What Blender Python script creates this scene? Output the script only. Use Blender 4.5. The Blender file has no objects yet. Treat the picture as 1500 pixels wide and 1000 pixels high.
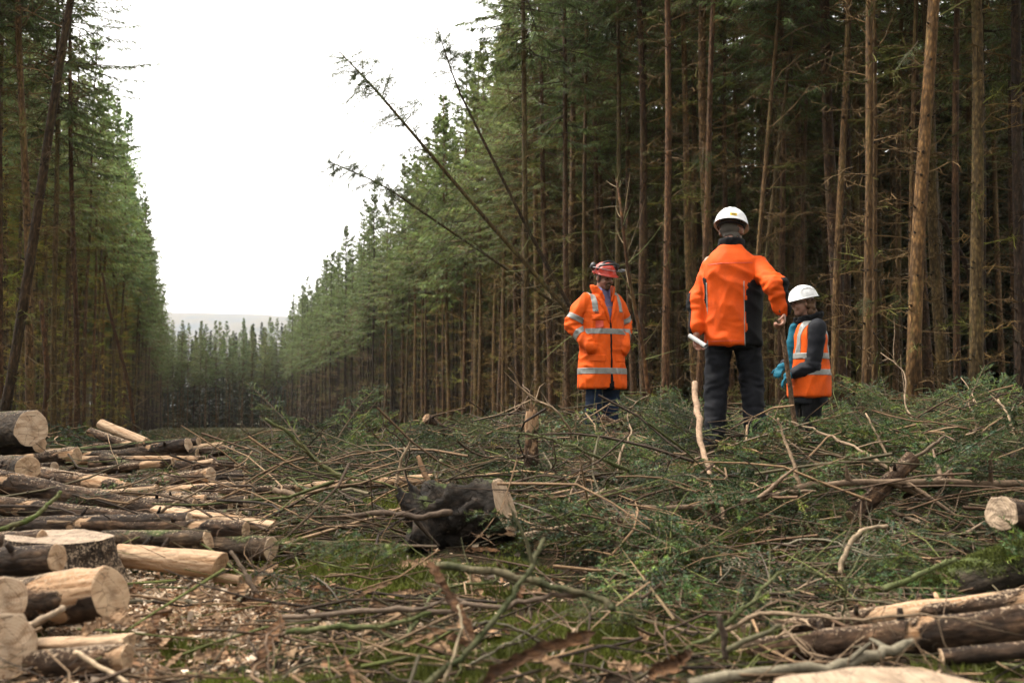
import bpy, bmesh, math, random
import numpy as np
from mathutils import Vector, Matrix, Quaternion, noise as mnoise

random.seed(7)
rng = np.random.default_rng(11)
SC = bpy.context.scene
COL = SC.collection
R = math.radians

# ------------------------------------------------------------------ camera, world, sun, exposure
FPX, CX, CY = 1458.0, 750.0, 500.0            # focal length in pixels of the 1500 px wide photograph
CAM = Vector((0.0, 0.0, 0.95))
PITCH = math.atan(92.0 / FPX)
cam_d = bpy.data.cameras.new('camera')
cam_d.sensor_width = 36.0
cam_d.lens = 36.0 * FPX / 1500.0
cam_d.clip_start = 0.05
cam_d.clip_end = 4000.0
cam_d.dof.use_dof = True
cam_d.dof.focus_distance = 8.6
cam_d.dof.aperture_fstop = 2.4
cam_o = bpy.data.objects.new('camera', cam_d)
cam_o.location = CAM
cam_o.rotation_euler = (R(90) + PITCH, 0, 0)
COL.objects.link(cam_o)
SC.camera = cam_o

SUN_DIR = Vector((-0.52, 0.16, 0.80)).normalized()      # towards the sun, behind the cloud
world = bpy.data.worlds.new('World')
SC.world = world
world.use_nodes = True
wn, wl = world.node_tree.nodes, world.node_tree.links
wn.clear()
sky = wn.new('ShaderNodeTexSky')
sky.sky_type = 'NISHITA'
sky.sun_disc = False
sky.sun_elevation = math.asin(SUN_DIR.z)
sky.sun_rotation = math.atan2(SUN_DIR.x, SUN_DIR.y)
sky.air_density = 1.0
sky.dust_density = 6.0
sky.ozone_density = 1.0
hs = wn.new('ShaderNodeHueSaturation')                  # cloud cover takes the blue out of the sky
hs.inputs['Saturation'].default_value = 0.10
bgn = wn.new('ShaderNodeBackground')
bgn.inputs['Strength'].default_value = 0.125
wo = wn.new('ShaderNodeOutputWorld')
ovc = wn.new('ShaderNodeMix'); ovc.data_type = 'RGBA'      # even white cloud layer over the clear sky
ovc.inputs[0].default_value = 0.6
ovc.inputs[7].default_value = (7.2, 6.95, 6.5, 1)
wl.new(sky.outputs[0], hs.inputs['Color'])
wl.new(hs.outputs[0], ovc.inputs[6])
wl.new(ovc.outputs[2], bgn.inputs['Color'])
wl.new(bgn.outputs[0], wo.inputs['Surface'])

sun_d = bpy.data.lights.new('sun', 'SUN')
sun_d.energy = 1.5
sun_d.angle = R(12)
sun_d.color = (1.0, 0.92, 0.78)
sun_o = bpy.data.objects.new('sun', sun_d)
sun_o.rotation_euler = (-SUN_DIR).to_track_quat('-Z', 'Y').to_euler()
sun_o.location = SUN_DIR * 60
COL.objects.link(sun_o)

vs = SC.view_settings
vs.view_transform = 'Standard'
vs.look = 'None'
vs.gamma = 1.0
vs.use_curve_mapping = False
vs.exposure = 2.12
HAZE = 0.00015                      # density of the air, see the end of the script
SC.cycles.max_bounces = 8
SC.cycles.diffuse_bounces = 4
SC.cycles.glossy_bounces = 2
SC.cycles.transmission_bounces = 4
SC.cycles.transparent_max_bounces = 8
SC.cycles.volume_bounces = 1
SC.cycles.caustics_reflective = False
SC.cycles.caustics_refractive = False

# ------------------------------------------------------------------ helpers
_cp, _sp = math.cos(PITCH), math.sin(PITCH)
def at(px, py, d):
    """point at depth d (metres along +Y) seen at pixel px,py of the 1500 px photograph"""
    a, b = (px - CX) / FPX, (CY - py) / FPX
    y, z = _cp - b * _sp, _sp + b * _cp
    k = d / y
    return Vector((a * k, d, CAM.z + z * k))

def sstep(a, b, x):
    t = np.clip((np.asarray(x, float) - a) / (b - a), 0, 1)
    return t * t * (3 - 2 * t)

def wob(x, y, s, ph):
    x = np.asarray(x, float) * s; y = np.asarray(y, float) * s
    return (np.sin(x * 1.3 + 1.7 * np.sin(y * .9 + ph) + ph) + np.sin(y * 1.7 + 1.3 * np.sin(x * 1.1 - ph) + 2 * ph)
            + .6 * np.sin((x + y) * 2.3 + ph * 3)) / 2.6

def G(x, y):
    """ground height"""
    x = np.asarray(x, float); y = np.asarray(y, float)
    rise = sstep(3.5, 8.6, y); fall = sstep(11, 19, y)
    lat = .44 + .22 * sstep(-.5, 2.6, x) - .15 * sstep(-.6, -1.7, x)
    z = lat * rise * (1 - fall) - .018 * np.clip(y - 14, 0, 130)
    z = z - .38 * np.exp(-(((x - 2.55) / .75) ** 2 + ((y - 8.7) / 1.2) ** 2))
    z = z + .07 * np.exp(-(((x + 1.75) / .8) ** 2 + ((y - 4.6) / .8) ** 2))
    z = z + .10 * np.exp(-(((x + .25) / .45) ** 2 + ((y - 5.6) / .5) ** 2))
    amp = .02 + .03 * sstep(3, 6, y)
    z = z + amp * wob(x, y, 1.9, .4) + .018 * wob(x, y, 6.1, 1.3)
    return z

def g(x, y):
    return float(G(x, y))

class Geo:
    """collects triangles and quads with a colour per vertex"""
    def __init__(s):
        s.V = []; s.T = []; s.Q = []; s.C = []; s.n = 0
    def add(s, V, T=None, Q=None, C=(1, 1, 1)):
        V = np.asarray(V, float).reshape(-1, 3)
        C = np.asarray(C, float)
        if C.ndim == 1: C = np.repeat(C[None, :], len(V), 0)
        s.V.append(V); s.C.append(C)
        if T is not None and len(T): s.T.append(np.asarray(T, int) + s.n)
        if Q is not None and len(Q): s.Q.append(np.asarray(Q, int) + s.n)
        s.n += len(V)
    def arrays(s):
        V = np.concatenate(s.V) if s.V else np.zeros((0, 3)); C = np.concatenate(s.C) if s.C else np.zeros((0, 3))
        T = np.concatenate(s.T) if s.T else np.zeros((0, 3), int)
        Q = np.concatenate(s.Q) if s.Q else np.zeros((0, 4), int)
        return V, T, Q, C
    def mesh(s, name, smooth=False):
        V, T, Q, C = s.arrays()
        me = bpy.data.meshes.new(name)
        me.vertices.add(len(V)); me.vertices.foreach_set('co', V.astype(np.float32).ravel())
        nl = T.size + Q.size
        me.loops.add(nl)
        me.loops.foreach_set('vertex_index', np.concatenate([T.ravel(), Q.ravel()]).astype(np.int32))
        me.polygons.add(len(T) + len(Q))
        st = np.concatenate([np.arange(len(T)) * 3, T.size + np.arange(len(Q)) * 4]).astype(np.int32)
        me.polygons.foreach_set('loop_start', st)
        me.polygons.foreach_set('use_smooth', np.full(len(T) + len(Q), smooth))
        ca = me.attributes.new('Col', 'FLOAT_COLOR', 'POINT')
        ca.data.foreach_set('color', np.concatenate([C, np.ones((len(C), 1))], 1).astype(np.float32).ravel())
        me.update(calc_edges=True)
        return me

def frames(P):
    """P [N,K,3] -> unit side vectors u,v [N,K,3]"""
    T = np.gradient(P, axis=1)
    T /= np.linalg.norm(T, axis=2, keepdims=True) + 1e-9
    up = np.zeros_like(T); up[..., 2] = 1
    m = np.abs(T[..., 2]) > .9
    flip = m.any(axis=1)
    up[flip] = (1, 0.2, 0)
    u = np.cross(up, T); u /= np.linalg.norm(u, axis=2, keepdims=True) + 1e-9
    v = np.cross(T, u)
    return u, v

def tubes(geo, P, Rad, sides=4, C=(1, 1, 1), caps=False):
    """many tubes at once: P [N,K,3], Rad [N,K], C (3,), [N,3] or [N,K,3]"""
    P = np.asarray(P, float); Rad = np.asarray(Rad, float)
    N, K, _ = P.shape
    u, v = frames(P)
    a = np.arange(sides) * 2 * np.pi / sides
    V = P[:, :, None, :] + Rad[:, :, None, None] * (np.cos(a)[None, None, :, None] * u[:, :, None, :] + np.sin(a)[None, None, :, None] * v[:, :, None, :])
    idx = np.arange(N * K * sides).reshape(N, K, sides)
    nx = np.roll(idx, -1, axis=2)
    Q = np.stack([idx[:, :-1], nx[:, :-1], nx[:, 1:], idx[:, 1:]], -1).reshape(-1, 4)
    C = np.asarray(C, float)
    if C.ndim == 1: CC = np.broadcast_to(C, V.shape)
    elif C.ndim == 2: CC = np.broadcast_to(C[:, None, None, :], V.shape)
    else: CC = np.broadcast_to(C[:, :, None, :], V.shape)
    T = None
    if caps and sides == 4:
        Q = np.concatenate([Q, idx[:, 0, ::-1], idx[:, -1, :]])
    elif caps:
        t = []
        for k in range(1, sides - 1):
            t.append(np.stack([idx[:, 0, 0], idx[:, 0, k + 1], idx[:, 0, k]], -1))
            t.append(np.stack([idx[:, -1, 0], idx[:, -1, k], idx[:, -1, k + 1]], -1))
        T = np.concatenate(t)
    geo.add(V.reshape(-1, 3), T, Q, CC.reshape(-1, 3))

def unit(a):
    a = np.asarray(a, float)
    return a / (np.linalg.norm(a, axis=-1, keepdims=True) + 1e-9)

def link(name, me, m=None, parent=None, loc=None, rot=None):
    o = bpy.data.objects.new(name, me)
    COL.objects.link(o)
    if m is not None and me is not None:
        me.materials.clear()
        for q in (m if isinstance(m, (list, tuple)) else [m]): me.materials.append(q)
    if parent is not None: o.parent = parent
    if loc is not None: o.location = loc
    if rot is not None: o.rotation_euler = rot
    return o

def tag(o, label=None, cat=None, group=None, kind=None):
    if label: o['label'] = label
    if cat: o['category'] = cat
    if group: o['group'] = group
    if kind: o['kind'] = kind
    return o

def empty(name, loc=(0, 0, 0), rotz=0):
    o = bpy.data.objects.new(name, None)
    o.empty_display_size = .2
    COL.objects.link(o)
    o.location = loc; o.rotation_euler = (0, 0, rotz)
    return o

def copy_tree(o, parent=None):
    c = o.copy(); COL.objects.link(c)
    c.parent = parent
    for ch in o.children: copy_tree(ch, c)
    return c

LAND = [('uprooted dark stump', -.15, 5.5), ('snapped upright stem', .15, 7.3), ('man in the long orange coat', .92, 10.1), ('man seen from behind', 1.63, 7.3),
        ('person in the orange vest', 2.6, 8.75), ('leaning length of trunk', 2.1, 5.6), ('sawn log end poking from the brash', 2.3, 4.6), ('two bare trunks lying side by side', 1.3, 3.8),
        ('log pile', -2.6, 6.5), ('sawdust-covered stump', -1.6, 4.6), ('bright mossy slanting branch', -1.2, 6.2), ('torn orange bark strip', -.15, 3.25), ('far edge of the brash', -.8, 10.5)]
def nearest(x, y):
    return min(LAND, key=lambda l: (l[1] - x) ** 2 + (l[2] - y) ** 2)[0]

# ------------------------------------------------------------------ materials
def NT(name):
    m = bpy.data.materials.new(name); m.use_nodes = True
    nt = m.node_tree; b = nt.nodes['Principled BSDF']
    return m, nt, b

class NB:
    """small node-building helper"""
    def __init__(s, nt): s.nt = nt; s.N = nt.nodes; s.L = nt.links; s.tc = None
    def put(s, sock, v):
        if isinstance(v, bpy.types.NodeSocket): s.L.new(v, sock)
        elif isinstance(v, (tuple, list)) and len(v) == 3 and sock.type == 'RGBA': sock.default_value = (*v, 1)
        else: sock.default_value = v
    def coord(s, out='Object', scale=(1, 1, 1), rot=(0, 0, 0)):
        if s.tc is None: s.tc = s.N.new('ShaderNodeTexCoord')
        mp = s.N.new('ShaderNodeMapping'); s.L.new(s.tc.outputs[out], mp.inputs[0])
        mp.inputs['Scale'].default_value = scale; mp.inputs['Rotation'].default_value = rot
        return mp.outputs[0]
    def noise(s, vec, scale=5, detail=6, rough=.6, dist=0):
        n = s.N.new('ShaderNodeTexNoise'); s.L.new(vec, n.inputs['Vector'])
        n.inputs['Scale'].default_value = scale; n.inputs['Detail'].default_value = detail
        n.inputs['Roughness'].default_value = rough; n.inputs['Distortion'].default_value = dist
        return n.outputs['Fac']
    def voro(s, vec, scale=5, feat='F1', out='Distance'):
        n = s.N.new('ShaderNodeTexVoronoi'); n.feature = feat; s.L.new(vec, n.inputs['Vector']); n.inputs['Scale'].default_value = scale
        return n.outputs[out]
    def ramp(s, fac, stops):
        r = s.N.new('ShaderNodeValToRGB'); s.L.new(fac, r.inputs[0])
        e = r.color_ramp.elements
        while len(e) < len(stops): e.new(.5)
        for k, (p, c) in enumerate(stops):
            e[k].position = p; e[k].color = (*c, 1) if isinstance(c, (tuple, list)) else (c, c, c, 1)
        return r.outputs[0]
    def mix(s, fac, a, b, mode='MIX'):
        n = s.N.new('ShaderNodeMix'); n.data_type = 'RGBA'; n.blend_type = mode
        s.put(n.inputs[0], fac); s.put(n.inputs[6], a); s.put(n.inputs[7], b)
        return n.outputs[2]
    def math(s, op, a, b=0.0, clamp=False):
        n = s.N.new('ShaderNodeMath'); n.operation = op; n.use_clamp = clamp
        s.put(n.inputs[0], a); s.put(n.inputs[1], b)
        return n.outputs[0]
    def attr(s, name='Col'):
        n = s.N.new('ShaderNodeAttribute'); n.attribute_name = name
        return n.outputs['Color']
    def info(s, out):
        n = s.N.new('ShaderNodeObjectInfo'); return n.outputs[out]
    def normz(s):
        n = s.N.new('ShaderNodeNewGeometry'); x = s.N.new('ShaderNodeSeparateXYZ')
        s.L.new(n.outputs['Normal'], x.inputs[0]); return x.outputs[2]
    def bump(s, h, strength=.5, dist=.01):
        n = s.N.new('ShaderNodeBump'); s.L.new(h, n.inputs['Height'])
        n.inputs['Strength'].default_value = strength; n.inputs['Distance'].default_value = dist
        return n.outputs[0]

def bark_mat(name, c1, c2, c3, axis='X', peel=0.0, moss=0.0, dust=0.0, objcol=False, wood=((.42, .275, .165), (.27, .14, .065)), sc=1.0):
    """bark along an axis, with patches torn off to the wood, moss and sawdust lying on it"""
    m, nt, b = NT(name); n = NB(nt)
    st = {'X': (.35, 1, 1), 'Z': (1, 1, .35)}[axis]
    v = n.coord('Object', st)
    vv = n.coord('Object')
    f = n.noise(v, 26 * sc, 8, .7)
    big = n.noise(vv, 3.2 * sc, 3, .6)
    col = n.ramp(n.math('ADD', n.math('MULTIPLY', f, .65), n.math('MULTIPLY', big, .35)), [(.30, c1), (.52, c2), (.72, c3)])
    plate = n.voro(n.coord('Object', {'X': (.5, 1, 1), 'Z': (1, 1, .5)}[axis]), 34 * sc)
    if objcol:
        col = n.mix(1.0, col, n.ramp(plate, [(.15, 1.2), (.6, .5)]), 'MULTIPLY')
    else:
        col = n.mix(1.0, col, n.ramp(n.noise(vv, 7.5, 5, .75), [(.34, .35), (.52, 1.0), (.70, 1.75)]), 'MULTIPLY')
        col = n.mix(1.0, col, n.ramp(plate, [(.15, 1.15), (.55, .55)]), 'MULTIPLY')
    h = n.math('SUBTRACT', f, n.math('MULTIPLY', plate, .5))
    if objcol:
        col = n.mix(1.0, col, n.info('Color'), 'MULTIPLY')
        col = n.mix(1.0, col, n.ramp(n.noise(n.coord('Object', (5, 5, .9)), 1.7, 5, .7), [(.32, .45), (.6, 1.15)]), 'MULTIPLY')
        alg = n.ramp(n.noise(n.coord('Object', (3, 3, .5)), 1.3, 4, .7), [(.52, 0.0), (.7, .55)])
        col = n.mix(alg, col, n.mix(1.0, (.15, .155, .07), n.info('Color'), 'MULTIPLY'))
    if peel > 0:
        pv = n.coord('Object', {'X': (.8, 1.6, 1.6), 'Z': (1.6, 1.6, .8)}[axis])
        pn = n.noise(pv, 3.0, 5, .55, .6)
        wcol = n.ramp(n.noise(n.coord('Object', {'X': (.12, 2.5, 2.5), 'Z': (2.5, 2.5, .12)}[axis]), 22, 5, .6), [(.35, wood[1]), (.62, wood[0])])
        lo = .72 - peel * .45
        pf = n.ramp(pn, [(lo, 0.0), (lo + .035, 1.0)])
        col = n.mix(pf, col, wcol)
        h = n.math('SUBTRACT', h, n.math('MULTIPLY', pf, 1.2))
    if moss > 0:
        mn = n.noise(vv, 5, 6, .7)
        mf = n.math('MULTIPLY', n.math('ADD', n.math('MULTIPLY', n.normz(), .35), mn), 1.0)
        mf = n.ramp(mf, [(.92 - moss * .5, 0.0), (1.0 - moss * .42, 1.0)])
        mc = n.ramp(n.noise(vv, 60, 4, .7), [(.3, (.018, .024, .008)), (.7, (.085, .105, .026))])
        col = n.mix(mf, col, mc)
        h = n.math('ADD', h, n.math('MULTIPLY', mf, .5))
    if dust > 0:
        dn = n.noise(vv, 70, 3, .8)
        df = n.math('MULTIPLY', n.ramp(n.math('ADD', dn, n.math('MULTIPLY', n.normz(), .22)), [(.86 - dust * .3, 0.0), (.90 - dust * .3, 1.0)]), .8)
        col = n.mix(df, col, (.42, .31, .21))
    n.put(b.inputs['Base Color'], col)
    b.inputs['Roughness'].default_value = .88
    b.inputs['Specular IOR Level'].default_value = .25
    n.L.new(n.bump(h, 1.0, .022), b.inputs['Normal'])
    return m

def cut_mat(name, c1=(.66, .48, .30), c2=(.50, .31, .16), ring=38.0):
    """sawn face: rings round local Z, saw marks, darker heart"""
    m, nt, b = NT(name); n = NB(nt)
    v = n.coord('Object')
    w = n.N.new('ShaderNodeTexWave'); w.wave_type = 'RINGS'; w.rings_direction = 'Z'
    n.L.new(v, w.inputs[0]); w.inputs['Scale'].default_value = ring; w.inputs['Distortion'].default_value = 2.5
    w.inputs['Detail'].default_value = 3; w.inputs['Detail Scale'].default_value = .4
    saw = n.noise(n.coord('Object', (3, .35, 3)), 30, 4, .6)
    blot = n.noise(v, 11, 4, .6)
    f = n.math('ADD', n.math('MULTIPLY', w.outputs['Fac'], .11), n.math('ADD', n.math('MULTIPLY', saw, .50), n.math('MULTIPLY', blot, .62)))
    col = n.ramp(f, [(.36, tuple(q * .55 for q in c2)), (.50, c2), (.68, c1), (.95, tuple(min(1, q * 1.12) for q in c1))])
    dl = n.N.new('ShaderNodeVectorMath'); dl.operation = 'LENGTH'; n.L.new(v, dl.inputs[0])
    heart = n.ramp(n.math('ADD', n.math('MULTIPLY', dl.outputs['Value'], 9.0), n.math('MULTIPLY', blot, .35)), [(.25, .70), (.55, 1.0)])
    col = n.mix(1.0, col, heart, 'MULTIPLY')
    ck = n.N.new('ShaderNodeTexVoronoi'); ck.feature = 'DISTANCE_TO_EDGE'; n.L.new(n.coord('Object', (1, 1, .2)), ck.inputs['Vector']); ck.inputs['Scale'].default_value = 13
    col = n.mix(n.ramp(n.math('ADD', ck.outputs['Distance'], n.math('MULTIPLY', saw, .08)), [(.045, .75), (.06, 0.0)]), col, tuple(q * .3 for q in c2))
    n.put(b.inputs['Base Color'], col)
    b.inputs['Roughness'].default_value = .8
    n.L.new(n.bump(saw, .35, .004), b.inputs['Normal'])
    return m

def col_mat(name, rough=.85, var=.5, scale=40, objcol=False, translucent=0.0, spec=.25, bump=0.0):
    """colour comes from the pieces' own vertex colour, broken up by noise"""
    m, nt, b = NT(name); n = NB(nt)
    f = n.noise(n.coord('Object'), scale, 4, .65)
    c = n.mix(1.0, n.attr(), n.ramp(f, [(.25, 1 - var), (.75, 1 + var * .4)]), 'MULTIPLY')
    if objcol: c = n.mix(1.0, c, n.info('Color'), 'MULTIPLY')
    n.put(b.inputs['Base Color'], c)
    b.inputs['Roughness'].default_value = rough
    b.inputs['Specular IOR Level'].default_value = spec
    if bump: n.L.new(n.bump(f, bump, .01), b.inputs['Normal'])
    if translucent:
        t = n.N.new('ShaderNodeBsdfTranslucent'); n.L.new(c, t.inputs['Color'])
        x = n.N.new('ShaderNodeMixShader'); x.inputs[0].default_value = translucent
        out = [q for q in n.N if q.type == 'OUTPUT_MATERIAL'][0]
        n.L.new(b.outputs[0], x.inputs[1]); n.L.new(t.outputs[0], x.inputs[2]); n.L.new(x.outputs[0], out.inputs[0])
    return m

def cloth_mat(name, c, rough=.75, var=.15, scale=60, sheen=0.0, weave=False):
    m, nt, b = NT(name); n = NB(nt)
    v = n.coord('Object')
    f = n.noise(v, scale, 5, .7)
    big = n.noise(v, 7, 4, .6)
    lo = tuple(q * (1 - var) for q in c); hi = tuple(min(1, q * (1 + var)) for q in c)
    col = n.ramp(n.math('ADD', n.math('MULTIPLY', f, .4), n.math('MULTIPLY', big, .6)), [(.3, lo), (.7, hi)])
    col = n.mix(n.ramp(n.noise(n.coord('Object', (1, 1, .6)), 5.5, 6, .7), [(.50, 0.0), (.72, .45)]), col, tuple(q_ * .45 + .012 for q_ in c))      # grime
    n.put(b.inputs['Base Color'], col)
    b.inputs['Roughness'].default_value = rough
    b.inputs['Specular IOR Level'].default_value = .15
    if sheen: b.inputs['Sheen Weight'].default_value = sheen
    n.L.new(n.bump(n.math('ADD', f, n.math('MULTIPLY', big, 2.0)), .25, .006), b.inputs['Normal'])
    return m

def plain(name, c, rough=.5, metallic=0.0, spec=.5):
    m, nt, b = NT(name); n = NB(nt)
    f = n.noise(n.coord('Object'), 25, 4, .6)
    n.put(b.inputs['Base Color'], n.ramp(f, [(.32, tuple(q * .74 for q in c)), (.5, tuple(q * .97 for q in c)), (.7, tuple(min(1, q * 1.05) for q in c))]))
    b.inputs['Roughness'].default_value = rough; b.inputs['Metallic'].default_value = metallic
    b.inputs['Specular IOR Level'].default_value = spec
    return m

MT = {}
MT['trunk'] = bark_mat('spruce_bark', (.040, .028, .018), (.125, .085, .050), (.25, .175, .105), 'Z', moss=0.0, objcol=True, sc=.8)
MT['bark'] = bark_mat('log_bark', (.014, .008, .005), (.064, .035, .019), (.17, .098, .054), 'X', peel=.10, dust=.35)
MT['bark_dark'] = bark_mat('dark_log_bark', (.008, .005, .004), (.034, .020, .012), (.10, .060, .035), 'X', peel=.12, dust=.25)
MT['bark_torn'] = bark_mat('torn_log_bark', (.016, .009, .006), (.068, .038, .021), (.17, .098, .055), 'X', peel=.40, dust=.5)
MT['peeled'] = bark_mat('peeled_wood', (.10, .055, .03), (.22, .13, .07), (.36, .23, .13), 'X', peel=.86, dust=.2, wood=((.47, .33, .215), (.33, .19, .10)))
MT['bark_moss'] = bark_mat('mossy_log_bark', (.014, .011, .008), (.05, .036, .024), (.11, .085, .06), 'X', moss=.50, peel=.06)
MT['bark_green'] = bark_mat('slightly_mossy_log_bark', (.012, .008, .005), (.052, .032, .018), (.13, .085, .05), 'X', moss=.20, peel=.10, dust=.3)
MT['stump'] = bark_mat('stump_bark', (.022, .016, .011), (.07, .046, .03), (.16, .11, .075), 'Z', moss=.35, dust=.9)
MT['soil_stump'] = bark_mat('soil_covered_stump', (.005, .004, .003), (.026, .018, .012), (.085, .056, .036), 'Z', moss=.25, sc=.7)
MT['cut'] = cut_mat('sawn_wood', (.43, .295, .18), (.29, .17, .09))
MT['cut_pale'] = cut_mat('pale_sawn_wood', (.47, .345, .235), (.32, .20, .115), 30)
MT['cut_dusty'] = cut_mat('dusty_sawn_wood', (.31, .225, .15), (.15, .10, .062), 24)
MT['splinter'] = bark_mat('splintered_wood', (.20, .10, .05), (.33, .20, .11), (.46, .31, .20), 'X', sc=1.4)
MT['orange_bark'] = bark_mat('inner_bark', (.06, .03, .014), (.15, .072, .032), (.28, .16, .085), 'X', sc=1.4)
MT['stick'] = col_mat('stick_bark', .9, .55, 45, bump=.5)
MT['needle'] = col_mat('spruce_needles', .6, .6, 7, objcol=True, translucent=.15, spec=.3)
MT['crown'] = col_mat('spruce_foliage', .65, .45, 2.2, objcol=True, translucent=.42, spec=.25)
MT['twig'] = col_mat('dead_twigs', .9, .4, 6, objcol=True)
MT['chip'] = col_mat('wood_chips', .85, .35, 50)
MT['moss'] = col_mat('moss', .85, .4, 30, translucent=.2)
# ------------------------------------------------------------------ ground and hill
def ground_mat():
    m, nt, b = NT('forest_floor'); n = NB(nt)
    v = n.coord('Object')
    f = n.noise(v, 34, 9, .75); md = n.noise(v, 4.5, 6, .65); bg = n.noise(v, 1.1, 4, .6)
    litter = n.ramp(f, [(.32, (.006, .004, .003)), (.50, (.030, .019, .010)), (.62, (.085, .052, .028)), (.78, (.24, .155, .09))])
    green = n.ramp(f, [(.32, (.005, .007, .003)), (.55, (.032, .042, .010)), (.75, (.12, .14, .03))])
    c = n.mix(n.ramp(md, [(.44, 0.0), (.58, 1.0)]), litter, green)
    # sawdust lies round the stump by the log pile
    sx = n.N.new('ShaderNodeSeparateXYZ'); n.L.new(v, sx.inputs[0])
    dx = n.math('DIVIDE', n.math('ADD', sx.outputs[0], 1.65), 1.0); dy = n.math('DIVIDE', n.math('SUBTRACT', sx.outputs[1], 4.15), .95)
    r2 = n.math('ADD', n.math('MULTIPLY', dx, dx), n.math('MULTIPLY', dy, dy))
    sd = n.ramp(n.math('ADD', n.math('SUBTRACT', 1.0, r2), n.math('MULTIPLY', n.math('SUBTRACT', n.noise(v, 8, 6, .8), .5), 2.6)), [(.25, 0.0), (.6, 1.0)])
    saw = n.ramp(n.noise(v, 90, 5, .8), [(.36, (.11, .08, .055)), (.5, (.36, .27, .185)), (.66, (.60, .47, .34))])
    c = n.mix(sd, c, saw)
    far = n.ramp(n.math('DIVIDE', sx.outputs[1], 100.0), [(.12, 0.0), (.30, 1.0)])
    farc = n.ramp(n.noise(v, 1.6, 8, .75), [(.36, (.020, .022, .011)), (.5, (.060, .058, .028)), (.64, (.15, .105, .06))])
    c = n.mix(far, c, farc)
    n.put(b.inputs['Base Color'], c)
    b.inputs['Roughness'].default_value = .95; b.inputs['Specular IOR Level'].default_value = .15
    n.L.new(n.bump(n.math('ADD', f, md), 1.0, .03), b.inputs['Normal'])
    return m

def axis(near, step, far, growth):
    a = list(np.arange(near[0], near[1] + 1e-6, step))
    s = step
    lo, hi = [], []
    x = near[0]
    while x > far[0]:
        s *= growth; x -= s; lo.append(x)
    s = step; x = near[1]
    while x < far[1]:
        s *= growth; x += s; hi.append(x)
    return np.array(lo[::-1] + a + hi)
gx = axis((-5.5, 6.5), .065, (-900, 900), 1.13)
gy = axis((2.0, 12.5), .07, (-200, 1000), 1.10)
XX, YY = np.meshgrid(gx, gy)
ZZ = G(XX, YY)
near = np.exp(-(np.clip(np.abs(YY - 7) - 6, 0, None) / 3) ** 2)
ZZ = ZZ + near * (.018 * wob(XX, YY, 17, 2.1) + .012 * wob(XX, YY, 41, .7))
geo = Geo()
ny, nxx = XX.shape
idx = np.arange(ny * nxx).reshape(ny, nxx)
geo.add(np.stack([XX, YY, ZZ], -1).reshape(-1, 3), Q=np.stack([idx[:-1, :-1], idx[:-1, 1:], idx[1:, 1:], idx[1:, :-1]], -1).reshape(-1, 4))
ground = link('ground', geo.mesh('ground', True), ground_mat())
tag(ground, 'clear-felled forest floor of brown litter, moss and sawdust', kind='structure')

def hill_mat():
    m, nt, b = NT('moorland'); n = NB(nt)
    v = n.coord('Object', (1, 1, 2.5))
    n.put(b.inputs['Base Color'], n.ramp(n.noise(v, .02, 6, .6), [(.35, (.055, .065, .07)), (.55, (.10, .095, .088)), (.7, (.065, .082, .10))]))
    b.inputs['Roughness'].default_value = 1.0
    return m
hx = np.linspace(-900, 700, 90); hy = np.linspace(430, 980, 24)
HX, HY = np.meshgrid(hx, hy)
ridge = 61 - 4.5 * sstep(-240, -90, HX) - 10 * sstep(-60, 400, HX) + 1.2 * wob(HX, HY, .012, .3)
HZ = -4 + (ridge + 4) * sstep(430, 640, HY) + .8 * wob(HX, HY, .05, 1.0)
geo = Geo(); idx = np.arange(HX.size).reshape(HX.shape)
geo.add(np.stack([HX, HY, HZ], -1).reshape(-1, 3), Q=np.stack([idx[:-1, :-1], idx[:-1, 1:], idx[1:, 1:], idx[1:, :-1]], -1).reshape(-1, 4))
tag(link('hill', geo.mesh('hill', True), hill_mat()), 'pale moorland hill beyond the far trees', kind='structure')

# ------------------------------------------------------------------ spruces
def rot_dir(az, el):
    return np.stack([np.cos(az) * np.cos(el), np.sin(az) * np.cos(el), np.sin(el)], -1)

def trunk_geo(H, r0, bend=.0, sides=10, K=16, seed=0, top=.02):
    q = np.random.default_rng(seed)
    z = np.linspace(0, H, K); t = z / H
    px = bend * np.sin(t * 2.6) + .03 * np.sin(z * .9 + seed); py = .03 * np.sin(z * .8 + seed * 2)
    r = r0 * (1 - t) ** .85 + top * t + r0 * .35 * np.exp(-z / .18)
    r = r * (1 + .035 * q.standard_normal(K))
    P = np.stack([px - px[0], py - py[0], z], -1)
    gg = Geo(); tubes(gg, P[None], r[None], sides, caps=True)
    return gg, P, r

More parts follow.
